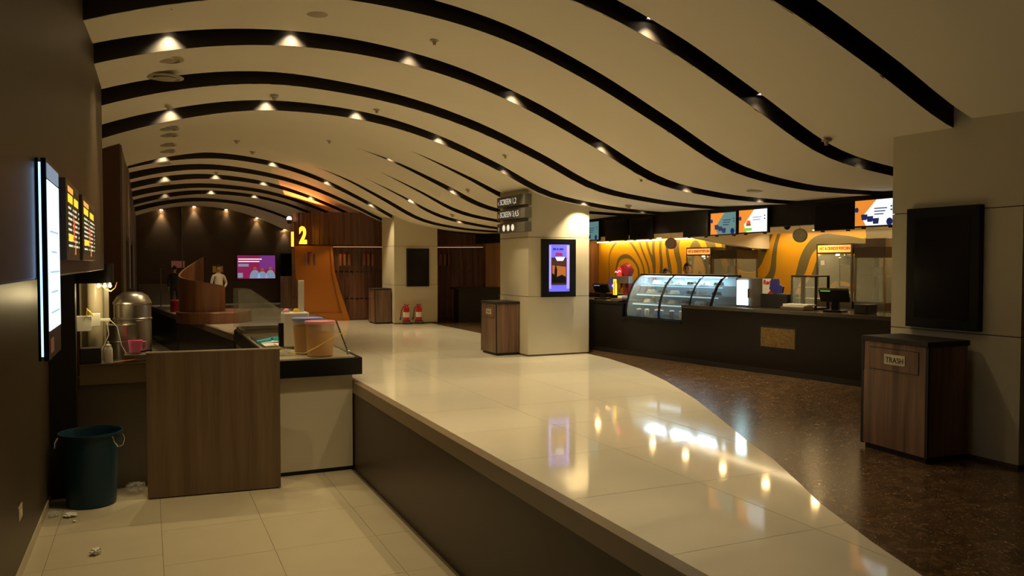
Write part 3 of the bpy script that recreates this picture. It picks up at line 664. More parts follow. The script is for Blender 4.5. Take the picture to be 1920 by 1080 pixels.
for z, nn in ((.716, -.22), (.963, -.42), (1.133, -.5), (1.303, -.6)):
    n_ = 9 if z < .8 else 6
    for i in range(n_):
        s = cx0+.12+(cx1-cx0-.24)*(i+.5)/n_+random.uniform(-.03, .03); c = FB.p(s, z, nn+random.uniform(-.04, .04))
        lvl = {.716: 'bottom of the cake display', .963: 'lowest glass shelf of the cake display', 1.133: 'middle glass shelf of the cake display', 1.303: 'top glass shelf of the cake display'}[z]
        if z < .8:
            m = ['navy', 'white', 'e_navy', 'cyan'][i % 4]
            t = thing('dessert_cup', 'small dessert cup on the %s, %s from the left' % (lvl, ORD[i]), 'cup', c, 'dessert cups on the case floor')
            MB().lathe(c, [(.03, 0), (.035, .01), (.045, .12), (.04, .12)], 12).build('cup_wall', m, t); MB().lathe(c+Vector((0, 0, .12)), [(.047, 0), (.047, .01), (.02, .025), (.001, .026)], 12).build('cup_lid', 'white', t)
        else:
            t = thing('cake_tray', '%s pastry tray from the left on the %s' % (ORD[i], lvl), 'tray', c, 'pastry trays on the %s' % lvl)
            MB().lathe(c, [(.09, 0), (.11, .012), (.108, .014)], 16).build('tray_dish', 'white', t)
            mm = ['riser', 'white', 'greypanel', 'sock'][(i+int(z*10)) % 4]
            for q in range(3): MB().lathe(c+Vector((.05*math.cos(q*2.1), .05*math.sin(q*2.1), .014)), [(.04, 0), (.045, .02), (.03, .05), (.001, .06)], 10).build('pastry', mm, t)
S(MB().box(9.25, 12.15, 4.2, 22.0, -.0009, .002).build('floor_bar_bounce', 'bounce_tile'))  # unseen pale sheet added to bounce light up to the bar ceiling
# bar back counter
bc = thing('back_counter', 'dark back counter along the swirl mural wall', 'counter', (12.7, 14, 0))
MB().box(12.2, 13.09, 5, 22.1, 0, .78).build('cabinet_run', 'dark', bc); MB().box(12.16, 13.09, 5, 22.1, .78, .82).build('worktop', 'steeld', bc)
# popcorn machines and glass warmers
def popper(y0, y1, lab, sign=True, z0=.82, x0=12.28):
    x1 = x0+.62; t = thing('popcorn_machine' if sign else 'glass_warmer', lab, 'popcorn machine' if sign else 'food warmer', ((x0+x1)/2, (y0+y1)/2, z0))
    H = 2.08 if sign else 2.0
    MB().box(x0, x1, y0, y1, z0, z0+.14).build('machine_base', 'steeld', t, bevel=.004)
    for yy in (y0, y1-.035):
        for xx in (x0, x1-.035): MB().box(xx, xx+.035, yy, yy+.035, z0+.14, H-.2).build('corner_post', 'steel', t)
    MB().box(x0, x1, y0, y1, H-.2, H).build('machine_hood', 'steeld' if sign else 'riser', t, bevel=.004)
    MB().box(x0+.01, x0+.016, y0+.035, y1-.035, z0+.15, H-.21).build('front_glass', 'glass', t)
    MB().box(x0+.04, x1-.04, y0+.008, y0+.014, z0+.15, H-.21).build('side_glass', 'glass', t); MB().box(x0+.04, x1-.04, y1-.014, y1-.008, z0+.15, H-.21).build('side_glass', 'glass', t)
    if sign:
        s = MB().box(x0-.008, x0, y0+.04, y1-.04, H-.17, H-.03).build('lit_header', 'e_popsign', t)
        text('HOT & CRUNCHY POPCORN', Fr((x0-.009, y1-.09, H-.125), (0, -1, 0)), .085, 'red', 'lettering', t, .002, .68*(y1-y0)/.9, bold=.002)
        c = ((x0+x1)/2, (y0+y1)/2, H-.42)
        MB().lathe(c, [(.0, 0), (.12, .0), (.13, .02), (.13, .14), (.04, .17), (.0, .17)], 18).build('kettle', 'steel', t)
        MB().tube([(c[0], c[1], H-.24), (c[0], c[1], H-.2)], .02).build('kettle_hanger', 'steel', t)
        MB().lathe((c[0], c[1], z0+.14), [(.3, 0), (.27, .08), (.15, .16), (.001, .2)], 18, sx=.8, sy=1.2).build('popcorn_heap', 'popcorn', t, kind='stuff')
        MB().lathe((c[0], c[1]+.2, H-.21), [(.035, 0), (.035, -.02)], 10).build('machine_lamp', 'bulb', t)
        MB().box(x0+.012, x0+.02, y1-.2, y1-.1, H-.42, H-.33).build('notice', 'paper', t)
    else:
        MB().box(x0+.04, x1-.04, y0+.02, y1-.02, 1.45, 1.46).build('wire_shelf', 'steel', t)
        MB().lathe(((x0+x1)/2, (y0+y1)/2+.1, 1.46), [(.1, 0), (.1, .16), (.09, .16)], 16).build('steel_pot', 'steel', t)
popper(11.25, 12.15, 'tall glass popcorn machine with orange lit header, right of the two')
popper(15.47, 16.44, 'tall glass popcorn machine with orange lit header, behind the cake display')
popper(10.5, 11.2, 'glass food warmer right beside the right-hand popcorn machine', False)
popper(14.55, 15.42, 'glass food warmer beside the popcorn machine behind the cake display', False)
bx = MB().box(12.4, 12.85, 10.6, 11.05, 2.0, 2.16).build('cardboard_box', 'woodp', None, bevel=.004); tag(bx, 'brown carton lying on top of the right glass warmer', 'box')
bx = MB().box(12.4, 12.85, 14.7, 15.1, 2.0, 2.16).build('cardboard_box', 'woodp', None, bevel=.004); tag(bx, 'brown carton lying on top of the left glass warmer', 'box')
# menu screens hanging on the bulkhead
def menu(y0, y1, z0, z1, label, kind=None):
    F = Fr((XB-.03, y0, z0), (0, -1, 0)); w = y0-y1; h = z1-z0
    t = wallscreen('menu_screen', F, w, h, label, 'screen', None if not kind else ('e_tealdim' if kind == 'teal' else 'e_white' if kind != 'dim' else 'e_tealdim'), 'menu screens on the bulkhead', .02, .05)
    if kind:
        e = .054
        MB().prism(F, [(.02, .02), (w*.3, .02), (w*.2, h*.35), (w*.55, h-.02), (.02, h-.02)], e, e+.002).build('orange_field', 'e_orange' if kind != 'teal' else 'e_sunset', t)
        MB().lathe(F.p(w*.07, h*.62, e), [(.001, .004), (.035, .004), (.035, 0)], 14, axis=(-1, 0, 0)).build('film_reel', 'e_navy', t)
        for k in range(3 if kind != 'burger' else 2): MB().fb(F, w*.5, w*(.5+.3-.04*k), h*(.62-.1*k), h*(.62-.1*k)+.014, e, e+.002).build('price_line', 'e_navy' if kind != 'burger' else 'e_grey', t)
        for k in range(2): MB().fb(F, w*.88, w*.92, h*(.66-.12*k), h*(.66-.12*k)+.02, e, e+.002).build('price', 'e_navy', t)
        MB().prism(F, [(w*.1, h*.6), (w*.24, h*.68), (w*.24, h*.8), (w*.1, h*.75)][:4], e+.002, e+.003).build('caption', 'e_orange', t)
        if kind == 'burger':
            MB().prism(F, [(w*.27, h*.3), (w*.45, h*.3), (w*.43, h*.4), (w*.29, h*.4)], e+.002, e+.004).build('burger_bun', 'e_sunset', t)
            MB().prism(F, [(w*.28, h*.4), (w*.44, h*.4), (w*.42, h*.5), (w*.36, h*.54), (w*.3, h*.5)], e+.002, e+.004).build('burger_top', 'e_red', t)
            MB().fb(F, w*.2, w*.48, h*.1, h*.22, e+.002, e+.004).build('salad', 'e_green', t)
        else:
            for q in ((.2, .25), (.34, .18), (.48, .1)):
                MB().prism(F, [(w*q[0], h*q[1]), (w*(q[0]+.12), h*q[1]), (w*(q[0]+.14), h*(q[1]+.2)), (w*(q[0]-.02), h*(q[1]+.2))], e+.002, e+.004).build('popcorn_tub', 'e_navy', t)
            MB().lathe(F.p(w*.86, h*.16, e), [(.05, 0), (.05, .003), (.035, .003), (.035, 0)], 16, axis=(-1, 0, 0)).build('dial_mark', 'e_navy', t)
    for a_ in (.1, w-.14): MB().fb(F, a_, a_+.04, -.02, .02, -.02, .02).build('bracket', 'black', t)
    return t
menu(15.9, 15.0, 2.19, 2.62, 'lit teal menu screen on the bulkhead, next to the middle pillar', 'teal')
menu(14.75, 13.9, 2.17, 2.60, 'black switched-off menu screen beside the teal one')
menu(13.8, 13.0, 2.17, 2.60, 'black switched-off menu screen, second to the right of the teal one')
menu(12.02, 11.3, 2.165, 2.60, 'black switched-off menu screen just left of the lit pair')
menu(11.24, 10.56, 2.17, 2.57, 'lit menu screen with dim teal field, left one of the pair', 'dim')
menu(10.51, 9.82, 2.18, 2.58, 'lit white and orange menu screen with burger picture, right one of the pair', 'burger')
menu(8.86, 8.16, 2.166, 2.55, 'black switched-off menu screen nearest the right foreground pillar')
menu(8.13, 7.45, 2.186, 2.57, 'lit white and orange menu screen partly hidden by the right pillar', 'tubs')
# bar ceiling lamps and warm strip
for x, y, l in [(10.25, 7.7+1.2*k, 'row, %s from the near end' % ORD[k]) for k in range(9)]+[(12.2, 17.5, 'by the mural, behind the cake display'), (12.2, 20, 'by the mural at its far end'), (12.0, 11.9, 'over the right popcorn machine')]:
    t = thing('bar_downlight', 'round flush downlight in the bar ceiling %s' % l, 'downlight', (x, y, 2.36))
    MB().lathe((x, y, 2.362), [(.09, 0), (.095, -.012), (.08, -.014)], 18).build('trim_ring', 'white', t)
    MB().lathe((x, y, 2.345), [(0, 0), (.06, 0)], 18, sm=False).build('lamp_lens', 'lamp', t)
    l_ = light('SPOT', (x, y, 2.33), 17, (1, .76, .42), spot_size=math.radians(140), spot_blend=.8, shadow_soft_size=.07); l_.parent = t; l_.matrix_parent_inverse = Matrix.Translation(-t.location)
ls = MB().box(12.98, 13.02, 14.9, 22.0, 2.33, 2.355).build('light_strip', 'strip'); tag(ls, 'warm glowing light strip along the top of the yellow swirl mural', 'light strip')
light('AREA', (12.9, 18.4, 2.32), 26, (1, .7, .25), (0, math.radians(-20), 0), shape='RECTANGLE', size=.08, size_y=7)
light('AREA', (12.75, 11.2, 2.33), 34, (1, .74, .36), (0, math.radians(-15), 0), shape='RECTANGLE', size=.08, size_y=6)  # added area light brightening the right part of the mural, no fitting
light('AREA', (10.9, 11.5, 2.33), 26, (1, .76, .42), shape='RECTANGLE', size=.1, size_y=9)
# round signs hanging from the bar ceiling
for (x, y, z, l, r) in ((9.3, 12.95, 2.08, 'speckled grey round hanging sign with red rim over the cake display', 'red'), (9.3, 9.55, 2.13, 'pale round hanging sign with green and red rim right of the lit screens', 'e_greendk')):
    t = thing('hanging_sign', l, 'sign', (x, y, z)); ax = Vector((-.8, -.6, 0)); c = Vector((x, y, z))
    MB().lathe(c, [(.001, .03), (.105, .03), (.11, .0), (.11, -.05), (.001, -.05)], 24, axis=ax).build('sign_disc', r if r == 'red' else 'orange', t)
    MB().lathe(c+ax*.032, [(.001, .004), (.1, .004), (.1, 0)], 24, axis=ax).build('sign_face', mat('speckled_print%s' % r, (.72, .66, .5) if r != 'red' else (.5, .42, .38), .6, var=.35, vscale=30), t)
    MB().tube([(x, y, z+.1), (x, y, 2.36)], .003, 5).build('hanging_wire', 'steel', t)
t = thing('dome_camera', 'small black dome camera under the bar ceiling left of the pale hanging sign', 'camera', (9.2, 9.72, 2.3))
MB().lathe((9.2, 9.72, 2.3), [(.06, .06), (.06, 0)], 16).build('mount_ring', 'white', t); MB().lathe((9.2, 9.72, 2.3), [(.055, 0), (.05, -.04), (.03, -.07), (.001, -.08)], 16).build('dome', 'black', t)
# ------------------------------------------------------------------ things on the bar
def onbar(s, n, z=.987): return FB.p(s, z, n)
def pos(s, n, label, w, h, flip=1, lit='e_green'):
    t = thing('checkout_terminal', label, 'till', onbar(s, n))
    F = Fr(FB.p(s, .986, n), (FB.u*1-FB.n*.25*flip))
    MB().fb(F, -w*.32, w*.32, 0, .03, -.14, .14).build('terminal_base', 'black', t, bevel=.006)
    MB().prism(Fr(F.p(0, 0, 0), F.n*-1), [(-.03, .03), (.06, .03), (.03, h*.6), (-.01, h*.6)], -.05, .05).build('terminal_neck', 'black', t)
    Ft = Fr(F.p(0, h*.42, .02), F.u, F.v*.85-F.n*-.5)
    MB().fb(Ft, -w/2, w/2, 0, h*.62, -.05, .0).build('touch_screen', 'black', t, bevel=.006)
    MB().fb(Ft, -w/2+.03, -w/2+.17, h*.54, h*.57, 0, .003).build('status_light', lit, t)
    return t
pos(su(8.6), -.35, 'black touch-screen till tilted back near the right foreground pillar', .42, .34)
pos(su(13.6), -.3, 'black touch-screen till at the far end of the counter left of the drink dispenser', .34, .3, 1, 'e_violet')
b_ = MB().fb(FB, su(8.22), su(8.02), .987, 1.12, -.45, -.2).build('receipt_printer', 'blackm', None, bevel=.01); tag(b_, 'black receipt printer box right of the near till', 'printer')
t = thing('drink_dispenser', 'red soda dispenser with round head badge left of the cake display', 'dispenser', onbar(su(13.0), -.35))
F = Fr(FB.p(su(13.0), .987, -.35), (FB.u-FB.n*.2))
MB().fb(F, -.07, .07, 0, .62, -.12, .0).build('tower', 'redd', t, bevel=.012)
MB().fb(F, -.24, .16, .32, .46, -.02, .12).build('valve_bank', 'steel', t, bevel=.008)
MB().lathe(F.p(-.02, .57, -.06), [(.05, -.1), (.11, -.08), (.14, 0), (.11, .08), (.05, .1)], 20, axis=F.n).build('dome_head', 'redd', t)
MB().lathe(F.p(-.12, .53, .05), [(.001, .03), (.07, .025), (.1, .0), (.001, -.02)], 20, axis=F.n+F.u*-.4).build('round_badge', em('e_badge', (.8, .03, .03), .5), t)
MB().tube([F.p(-.19+.02*i, .53+.018*math.sin(i*1.5)+.004*i, .085+.002*i) for i in range(8)], .006, 5).build('white_script', 'e_white', t)
MB().fb(F, -.2, -.13, .1, .4, .1, .13).build('flavour_panel', 'e_yellow', t); MB().tube([F.p(-.165+.012*(-1)**i, .12+.03*i, .135) for i in range(9)], .007, 5).build('flavour_mark', 'redd', t)
MB().fb(F, -.38, -.24, .2, .42, -.02, .02).build('price_screen', 'e_navy', t); MB().lathe(F.p(-.29, .27, .022), [(.03, 0), (.001, .006)], 8, axis=F.n).build('screen_glow', 'e_violet', t)
for k in range(3): MB().tube([F.p(-.16+.12*k, .32, .08), F.p(-.16+.12*k, .24, .08)], [.025, .014], 10).build('nozzle', 'black', t)
MB().fb(F, -.22, .1, 0, .03, -.12, .18).build('drip_tray', 'steel', t)
# paper stacks
for k in range(3):
    s = su(14.3)+.02*k; z = .987+.035*k
    o = MB().fb(FB, s-.35, s+.12, z, z+.03, -.4, -.06).build('paper_tray', 'paper', None, bevel=.004); tag(o, 'stacked pale menu tray at the far left end of the counter, %s' % ['bottom', 'middle', 'top'][k], 'tray', 'stacked trays at the counter end')
for k in range(2):
    o = MB().fb(FB, su(12.9)+.0, su(12.9)+.12, .987+.05*k, 1.03+.05*k, -.2, -.05).build('napkin_box', 'woodp' if k == 0 else 'white', None, bevel=.004); tag(o, '%s box of the small pair beside the cake display' % ['lower brown', 'upper white'][k], 'box')
# mini cooler with lit door
t = thing('counter_cooler', 'small counter-top cooler with glowing white door right of the cake display', 'cooler', onbar(su(10.26), -.42))
a = su(10.36)
F = Fr(FB.p(a, .987, -.3), FB.u)
MB().fb(F, 0, .34, 0, .47, -.3, 0).build('cooler_body', 'greypanel', t, bevel=.01)
MB().fb(F, .03, .26, .03, .43, .0, .008).build('lit_door', em('e_cooler', (.75, .97, 1), 1.25), t)
MB().fb(F, .265, .28, .15, .3, 0, .03).build('door_handle', 'chrome', t)
light('AREA', F.p(.15, .25, .03), 1.5, (.7, .95, 1), (PI/2, 0, math.atan2(U.y, U.x)), shape='RECTANGLE', size=.2, size_y=.4)
F = Fr(FB.p(su(10.06)+.08, .987, -.45), FB.u)
t = thing('drink_stand', 'white drink stand lettered Red with a navy can figure, right of the lit cooler', 'stand', F.o)
MB().fb(F, 0, .5, 0, .22, -.3, 0).build('stand_base', 'blackm', t, bevel=.006)
MB().fb(F, .0, .28, .22, .46, -.06, -.04).build('stand_board', 'paper', t)
text('Red', Fr(F.p(.02, .37, -.038), F.u), .1, 'red', 'lettering', t, .002, .9, bold=.003)
MB().prism(F, [(.16, .3), (.26, .22), (.4, .24), (.42, .34), (.34, .38), (.32, .46), (.2, .46)], -.038, -.0).build('can_figure', 'navy', t)
MB().prism(F, [(.12, .22), (.26, .22), (.2, .3)], -.036, -.01).build('red_flash', 'red', t)
# small glass cabinet
F = Fr(FB.p(su(9.46), .987, -.5), FB.u)
t = thing('glass_cabinet', 'small black framed glass cabinet on the counter left of the near till', 'cabinet', F.o)
for u_ in (0, .18, .21, .42): MB().fb(F, u_, u_+.03, 0, .5, -.02, 0).build('front_post', 'steel' if u_ < .3 else 'black', t)
for u_ in (0, .42): MB().fb(F, u_, u_+.03, 0, .5, -.34, -.31).build('rear_post', 'black', t)
MB().fb(F, 0, .45, .5, .52, -.34, 0).build('cabinet_top', 'black', t); MB().fb(F, 0, .45, 0, .03, -.34, 0).build('cabinet_base', 'black', t)
MB().fb(F, .03, .18, .03, .5, -.012, -.008).build('door_pane', 'glass', t); MB().fb(F, .24, .42, .03, .5, -.012, -.008).build('door_pane', 'glass', t)
for z in (.16, .33): MB().fb(F, .03, .42, z, z+.008, -.3, -.03).build('shelf', 'steel', t)
o = MB().fb(FB, su(9.4), su(9.0), .987, 1.04, -.42, -.16).build('sandwich_press', 'steel', None, bevel=.01); tag(o, 'flat steel press in front of the small glass cabinet', 'press')
for k in range(2):
    o = MB().fb(FB, su(9.4)+.03, su(9.0)+.05*k, 1.041+.02*k, 1.058+.02*k, -.40, -.18).build('menu_card', 'paper', None); tag(o, 'pale menu card lying on the steel press, %s of two' % ['lower', 'upper'][k], 'card')
# ------------------------------------------------------------------ kiosk on the lower level
kc = thing('kiosk_counter', 'kiosk serving counter with black slab front and cream base below it', 'counter', (2.2, 12.5, ZL))
MB().box(1.6, 2.64, 11.3, 16.9, ZL+.06, .12).build('counter_base', 'cream', kc)
MB().box(1.62, 2.63, 11.33, 16.9, ZL, ZL+.06).build('counter_plinth', 'blackm', kc)
MB().box(1.56, 2.76, 11.2, 16.9, .12, .36).build('counter_slab', 'black', kc, bevel=.003)
MB().box(1.58, 2.66, 11.22, 16.88, .36, .38).build('counter_top', mat('kiosk_top', (.5, .45, .33), .2), kc)
MB().box(1.6, 2.5, 15.6, 16.8, .38, .43).build('well_rim', 'steel', kc); MB().box(1.66, 2.44, 15.66, 16.74, .40, .434).build('dark_well', 'blackm', kc)
MB().box(1.62, 2.2, 12.6, 14.6, .38, .42).build('prep_tray', 'steel', kc)
# sneeze guards
def guard(y0, y1, xa, label):
    t = thing('sneeze_guard', label, 'glass guard', (xa, (y0+y1)/2, .38))
    Fg = Fr((0, y0, 0))
    xt = xa-.17
    for y in (y0, y1): MB().prism(Fr((0, y, 0)), [(xa-.95, .40), (xa, .40), (xt-.05, .84), (xt-.55, 1.2 if y0 > 14 else .86), (xa-.95, 1.2 if y0 > 14 else .86)] if y0 > 14 else [(xa-.35, .40), (xa, .40), (xt, .86), (xt-.1, .86)], 0, .01).build('end_pane', 'glass', t)
    if y0 > 14:
        vs = [(xa, y0, .4), (xt-.05, y0, .84), (xt-.55, y0, 1.2), (xa, y1, .4), (xt-.05, y1, .84), (xt-.55, y1, 1.2)]
        MB().add(vs, [(0, 1, 4, 3), (1, 2, 5, 4)]).build('slanted_pane', 'glass', t)
    else:
        vs = [(xa, y0, .4), (xt, y0, .86), (xa, y1, .4), (xt, y1, .86)]
        MB().add(vs, [(0, 1, 3, 2)]).build('slanted_pane', 'glass', t)
        MB().tube([(xa, y0, .39), (xt, y0, .86)], .011, 6).build('edge_rail', 'black', t)
        MB().tube([(xt, y0, .862), (xt, y1, .862)], .006, 6).build('top_rail', 'steel', t)
    MB().lathe((xa, y0, .38), [(.025, 0), (.025, .05), (.012, .06)], 10).build('glass_clamp', 'steel', t)
guard(11.5, 14.6, 2.63, 'slanted glass guard on the kiosk counter beside the plastic tubs')
guard(15.9, 16.85, 2.5, 'taller glass guard at the far end of the kiosk counter')
# wooden swing panel in front
Fp = Fr((-.035, 10.90, ZL), (1.59, -.15, 0)); wp = thing('wood_panel', 'free-standing oak laminate panel closing off the kiosk', 'panel', Fp.p(.8, 0, 0))
MB().fb(Fp, .0, 1.60, .015, 1.835, -.05, 0).build('panel_board', 'woodp', wp, bevel=.002); MB().fb(Fp, 0, 1.6, 1.835, 1.85, -.052, .002).build('panel_lit_edge', 'ltile', wp)  # pale top strip: light on the board edge put into its colour
MB().fb(Fp, .02, 1.58, 0, .014, -.04, -.01).build('panel_foot', 'blackm', wp)
# back cabinet, column and canopy with bulbs
kb = thing('kiosk_cabinet', 'grey cabinet with steel sink front behind the teal bin', 'cabinet', (-.45, 11.9, ZL))
MB().box(-1.0, 0.1, 11.62, 12.6, ZL, .12).build('cabinet_body', mat('grey_lam', (.15, .125, .09), .5), kb, bevel=.004)
MB().box(-.81, 0.08, 11.56, 12.55, .13, .385).build('sink_front', 'nosing', kb, bevel=.004)
MB().box(-.81, 0.1, 11.54, 12.55, .385, .40).build('steel_top', 'steel', kb)
col_ = MB().box(-1.13, -.835, 11.4, 11.62, ZL, 1.69).build('kiosk_post', 'blackm', None); tag(col_, 'tall black post at the left end of the kiosk canopy', 'post')
cn = thing('kiosk_canopy', 'black canopy over the kiosk back shelf with a row of small bulbs', 'canopy', (-.6, 11.6, 1.45))
MB().box(-.835, -.52, 11.4, 12.2, 1.44, 1.69).lathe((-.52, 11.6, 1.44), [(.2, 0), (.2, .25)], 24, sx=.6, sy=1).build('canopy_box', 'black', cn, bevel=.0)
MB().tube([(-.56, 11.43, 1.44), (-.5, 11.4, 1.37), (-.43, 11.38, 1.34), (-.38, 11.4, 1.38), (-.36, 11.45, 1.45)], .006, 6).build('bulb_cable', 'yellow', cn)
for x in (-.57, -.5, -.44):
    MB().lathe((x, 11.42, 1.41), [(.001, -.025), (.018, -.012), (.02, 0), (.01, .02), (.008, .035)], 10).build('bulb', 'bulb', cn)
light('POINT', (-.56, 11.8, 1.3), 9, (1, .78, .4), shadow_soft_size=.04); light('POINT', (-.45, 11.36, 1.34), 2.2, (1, .78, .4), shadow_soft_size=.03)
bp = MB().box(-.86, -.50, 12.5, 12.54, .4, 1.44).build('back_panel', 'ltile', kb)
pp = MB().lathe((-.66, 12.3, .4), [(.1, 0), (.1, 1.04)], 20).build('flue_pipe', 'ltile', kb)
jb = thing('junction_box', 'pale junction box on the lit kiosk back panel', 'junction box', (-.78, 11.9, .85))
MB().box(-.87, -.68, 11.88, 12.0, .80, 1.0).build('box_body', 'white', jb, bevel=.006); MB().box(-.69, -.58, 11.9, 11.98, .86, 1.03).build('socket_box', 'white', jb, bevel=.006); MB().box(-.58, -.46, 11.9, 11.95, .92, .96).build('plug', 'white', jb, bevel=.006)
MB().tube([(-.74, 11.87, 1.0), (-.73, 11.86, 1.1), (-.7, 11.86, 1.06), (-.66, 11.87, 1.0)], .008, 6).build('yellow_wire', 'yellow', jb)
MB().tube([(-.5, 11.88, .92), (-.48, 11.86, .75), (-.54, 11.84, .6), (-.6, 11.84, .5)], .006, 6).tube([(-.46, 11.88, .94), (-.38, 11.86, .85), (-.33, 11.84, .6), (-.25, 11.8, .45)], .005, 6).build('grey_wire', 'white', jb)
t = thing('squeeze_bottle', 'white squeeze bottle standing on the kiosk sink top', 'bottle', (-.48, 11.66, .40))
MB().lathe((-.48, 11.66, .40), [(.05, 0), (.052, .01), (.052, .17), (.04, .2)], 16).build('bottle_body', 'white', t); MB().lathe((-.48, 11.66, .60), [(.035, 0), (.035, .03), (.012, .04), (.008, .08)], 12).build('bottle_nozzle', 'white', t)
t = thing('plastic_mug', 'bright pink plastic mug on the kiosk sink top', 'mug', (-.16, 11.75, .52))
MB().lathe((-.16, 11.75, .50), [(.06, 0), (.075, .01), (.09, .17), (.083, .17), (.07, .02), (.001, .02)], 20).build('mug_body', 'pink', t)
MB().tube([(-.08, 11.73, .65), (-.03, 11.72, .65), (-.025, 11.72, .56), (-.08, 11.73, .53)], .012, 8).build('mug_handle', 'pink', t)
o = MB().box(-.3, .02, 11.62, 11.9, .401, .498).build('basin', 'steel', None, bevel=.02); tag(o, 'small steel basin under the pink mug', 'basin')
t = MB().fb(Fr((-.8, 11.58, .402), (1, .1, 0)), 0, .24, 0, .2, -.2, 0).build('black_box', 'blackm', None, bevel=.006); tag(t, 'small black box at the left end of the kiosk sink top', 'box')
t = thing('kitchen_knife', 'long dark knife lying across the basin rim on the kiosk sink', 'knife', (-.2, 11.6, .51))
MB().prism(Fr((-.3, 11.6, .505), (1, 0, .12), (0, 1, 0)), [(0, 0), (.2, 0), (.2, .03), (.04, .03)], 0, .004).build('blade', 'steel', t); MB().tube([(-.1, 11.615, .53), (.03, 11.615, .545)], .012, 8).build('handle', 'black', t)
t = MB().prism(Fr((-.42, 11.56, .40), (1, 0, .1), (0, 1, .2)), [(0, 0), (.22, .0), (.3, .02), (.22, .04), (0, .03)], 0, .01).build('spatula', 'orange', None); tag(t, 'orange spatula on the steel sink top beside the bottle', 'spatula')
# steamer stack
t = thing('steel_steamer', 'tall domed stainless steel steamer behind the kiosk sink', 'steamer', (-.22, 12.3, .4))
MB().lathe((-.34, 12.15, .4), [(.19, 0), (.19, .22), (.2, .225), (.2, .24), (.19, .245), (.19, .45), (.195, .46), (.17, .47)], 32).build('lower_drum', 'steel', t)
MB().lathe((-.2, 12.4, .4), [(.24, 0), (.24, .5), (.25, .51), (.25, .53), (.24, .54), (.24, .72), (.25, .73), (.25, .75), (.235, .77), (.2, .84), (.12, .89), (.001, .905)], 36).build('main_drum', 'steel', t)
MB().lathe((-.2, 12.4, 1.3), [(.03, 0), (.04, .02), (.03, .04), (.001, .045)], 12).build('lid_knob', 'black', t)
# teal dustbin
c = Vector((-.66, 11.02, ZL)); t = thing('dustbin', 'tall teal plastic dustbin with wire handles at the left wall', 'dustbin', c)
MB().lathe(c, [(.255, 0), (.27, .01), (.335, .86), (.355, .87), (.36, .90), (.345, .90), (.325, .86), (.26, .03), (.001, .03)], 40).build('bin_body', 'blue', t)
for sgn, ang in ((1, -.55), (-1, PI-.1)):
    d = Vector((math.cos(ang), math.sin(ang), 0)); q = Vector((-d.y, d.x, 0)); b = c+d*.345
    MB().tube([b+q*.1+Vector((0, 0, .86)), b+q*.1+d*.03+Vector((0, 0, .8)), b+q*.05+d*.04+Vector((0, 0, .73)), b-q*.05+d*.04+Vector((0, 0, .73)), b-q*.1+d*.03+Vector((0, 0, .8)), b-q*.1+Vector((0, 0, .86))], .009, 8).build('wire_handle', 'chrome', t)
# litter on the lower floor
def crumple(c, r, m, name, label, seed, fl=.6):
    random.seed(seed); bm = bmesh.new(); bmesh.ops.create_icosphere(bm, subdivisions=3, radius=r)
    for v in bm.verts:
        k = 1+.35*math.sin(9*v.co.x/r+seed)*math.cos(7*v.co.y/r)+random.uniform(-.15, .15); v.co *= k; v.co.z *= fl
    mz = min(v.co.z for v in bm.verts)
    for v in bm.verts: v.co += Vector(c)-Vector((0, 0, mz))
    me = D.meshes.new(name); bm.to_mesh(me); bm.free(); me.materials.append(M[m]); o = D.objects.new(name, me); COL.objects.link(o); tag(o, label, 'litter'); return o
crumple((-.52, 9.06, ZL+.002), .05, 'paper', 'crumpled_paper', 'crumpled white paper ball lying on the lower tiled floor', 1)
crumple((-.86, 10.55, ZL+.002), .07, 'paper', 'crumpled_tissue', 'flat crumpled tissue in front of the teal dustbin', 2, .25)
crumple((-.8, 10.3, ZL+.002), .018, 'paper', 'paper_scrap', 'tiny paper scrap in front of the dustbin', 3)
crumple((-.17, 11.3, ZL+.002), .1, 'bag', 'plastic_bag', 'clear crumpled plastic bag between dustbin and wood panel', 4)
crumple((-1.03, 10.62, ZL+.002), .05, 'bag', 'plastic_scrap', 'plastic scrap behind the dustbin at the wall', 5)
crumple((3.0, 9.6, .006), .012, 'paper', 'floor_scrap', 'tiny bright scrap on the polished cream floor near the edge', 6) if False else None
sk = thing('wall_socket', 'cream socket plate low on the left wall', 'socket', (-1.13, 8.8, -.66))
MB().box(-1.14, -1.125, 8.68, 8.9, -.73, -.60).build('socket_plate', 'sock', sk, bevel=.003); MB().box(-1.126, -1.122, 8.76, 8.82, -.69, -.65).build('socket_insert', 'paper', sk)
# kiosk counter items
def tub(x, y, r, h, lid, label, fill):
    c = Vector((x, y, .381)); t = thing('plastic_tub', label, 'tub', c)
    MB().lathe(c, [(r*.86, 0), (r*.9, .01), (r, h), (r*.97, h), (r*.87, .014), (.001, .014)], 32).build('tub_wall', 'tub', t)
    MB().lathe(c, [(r*.84, .016), (r*.86, .02), (r*.92, fill), (r*.5, fill+.02), (.001, fill+.025)], 28).build('tub_filling', 'batter', t)
    MB().lathe(c+Vector((0, 0, h)), [(r*1.05, -.02), (r*1.07, 0), (r*1.05, .02), (r*.95, .025), (r*.93, .015), (.001, .015)], 32).build('tub_lid', lid, t)
tub(2.21, 11.42, .2, .48, 'pinkl', 'cloudy plastic tub of yellow filling with pink lid on the kiosk counter', .33)
tub(2.12, 11.88, .21, .50, 'bluel', 'cloudy plastic tub with blue lid behind the pink-lidded tub', .4)
t = thing('card_machine_stand', 'white serving box with a slim upright post on the kiosk counter', 'stand', (2.03, 12.6, .38))
MB().box(1.88, 2.26, 12.5, 12.85, .42, .94).build('stand_body', 'white', t, bevel=.02); MB().box(2.12, 2.2, 12.6, 12.66, .94, 1.43).build('upright_post', 'white', t, bevel=.006)
MB().box(1.81, 1.88, 12.55, 12.62, .42, .78).build('black_holder', 'black', t); 
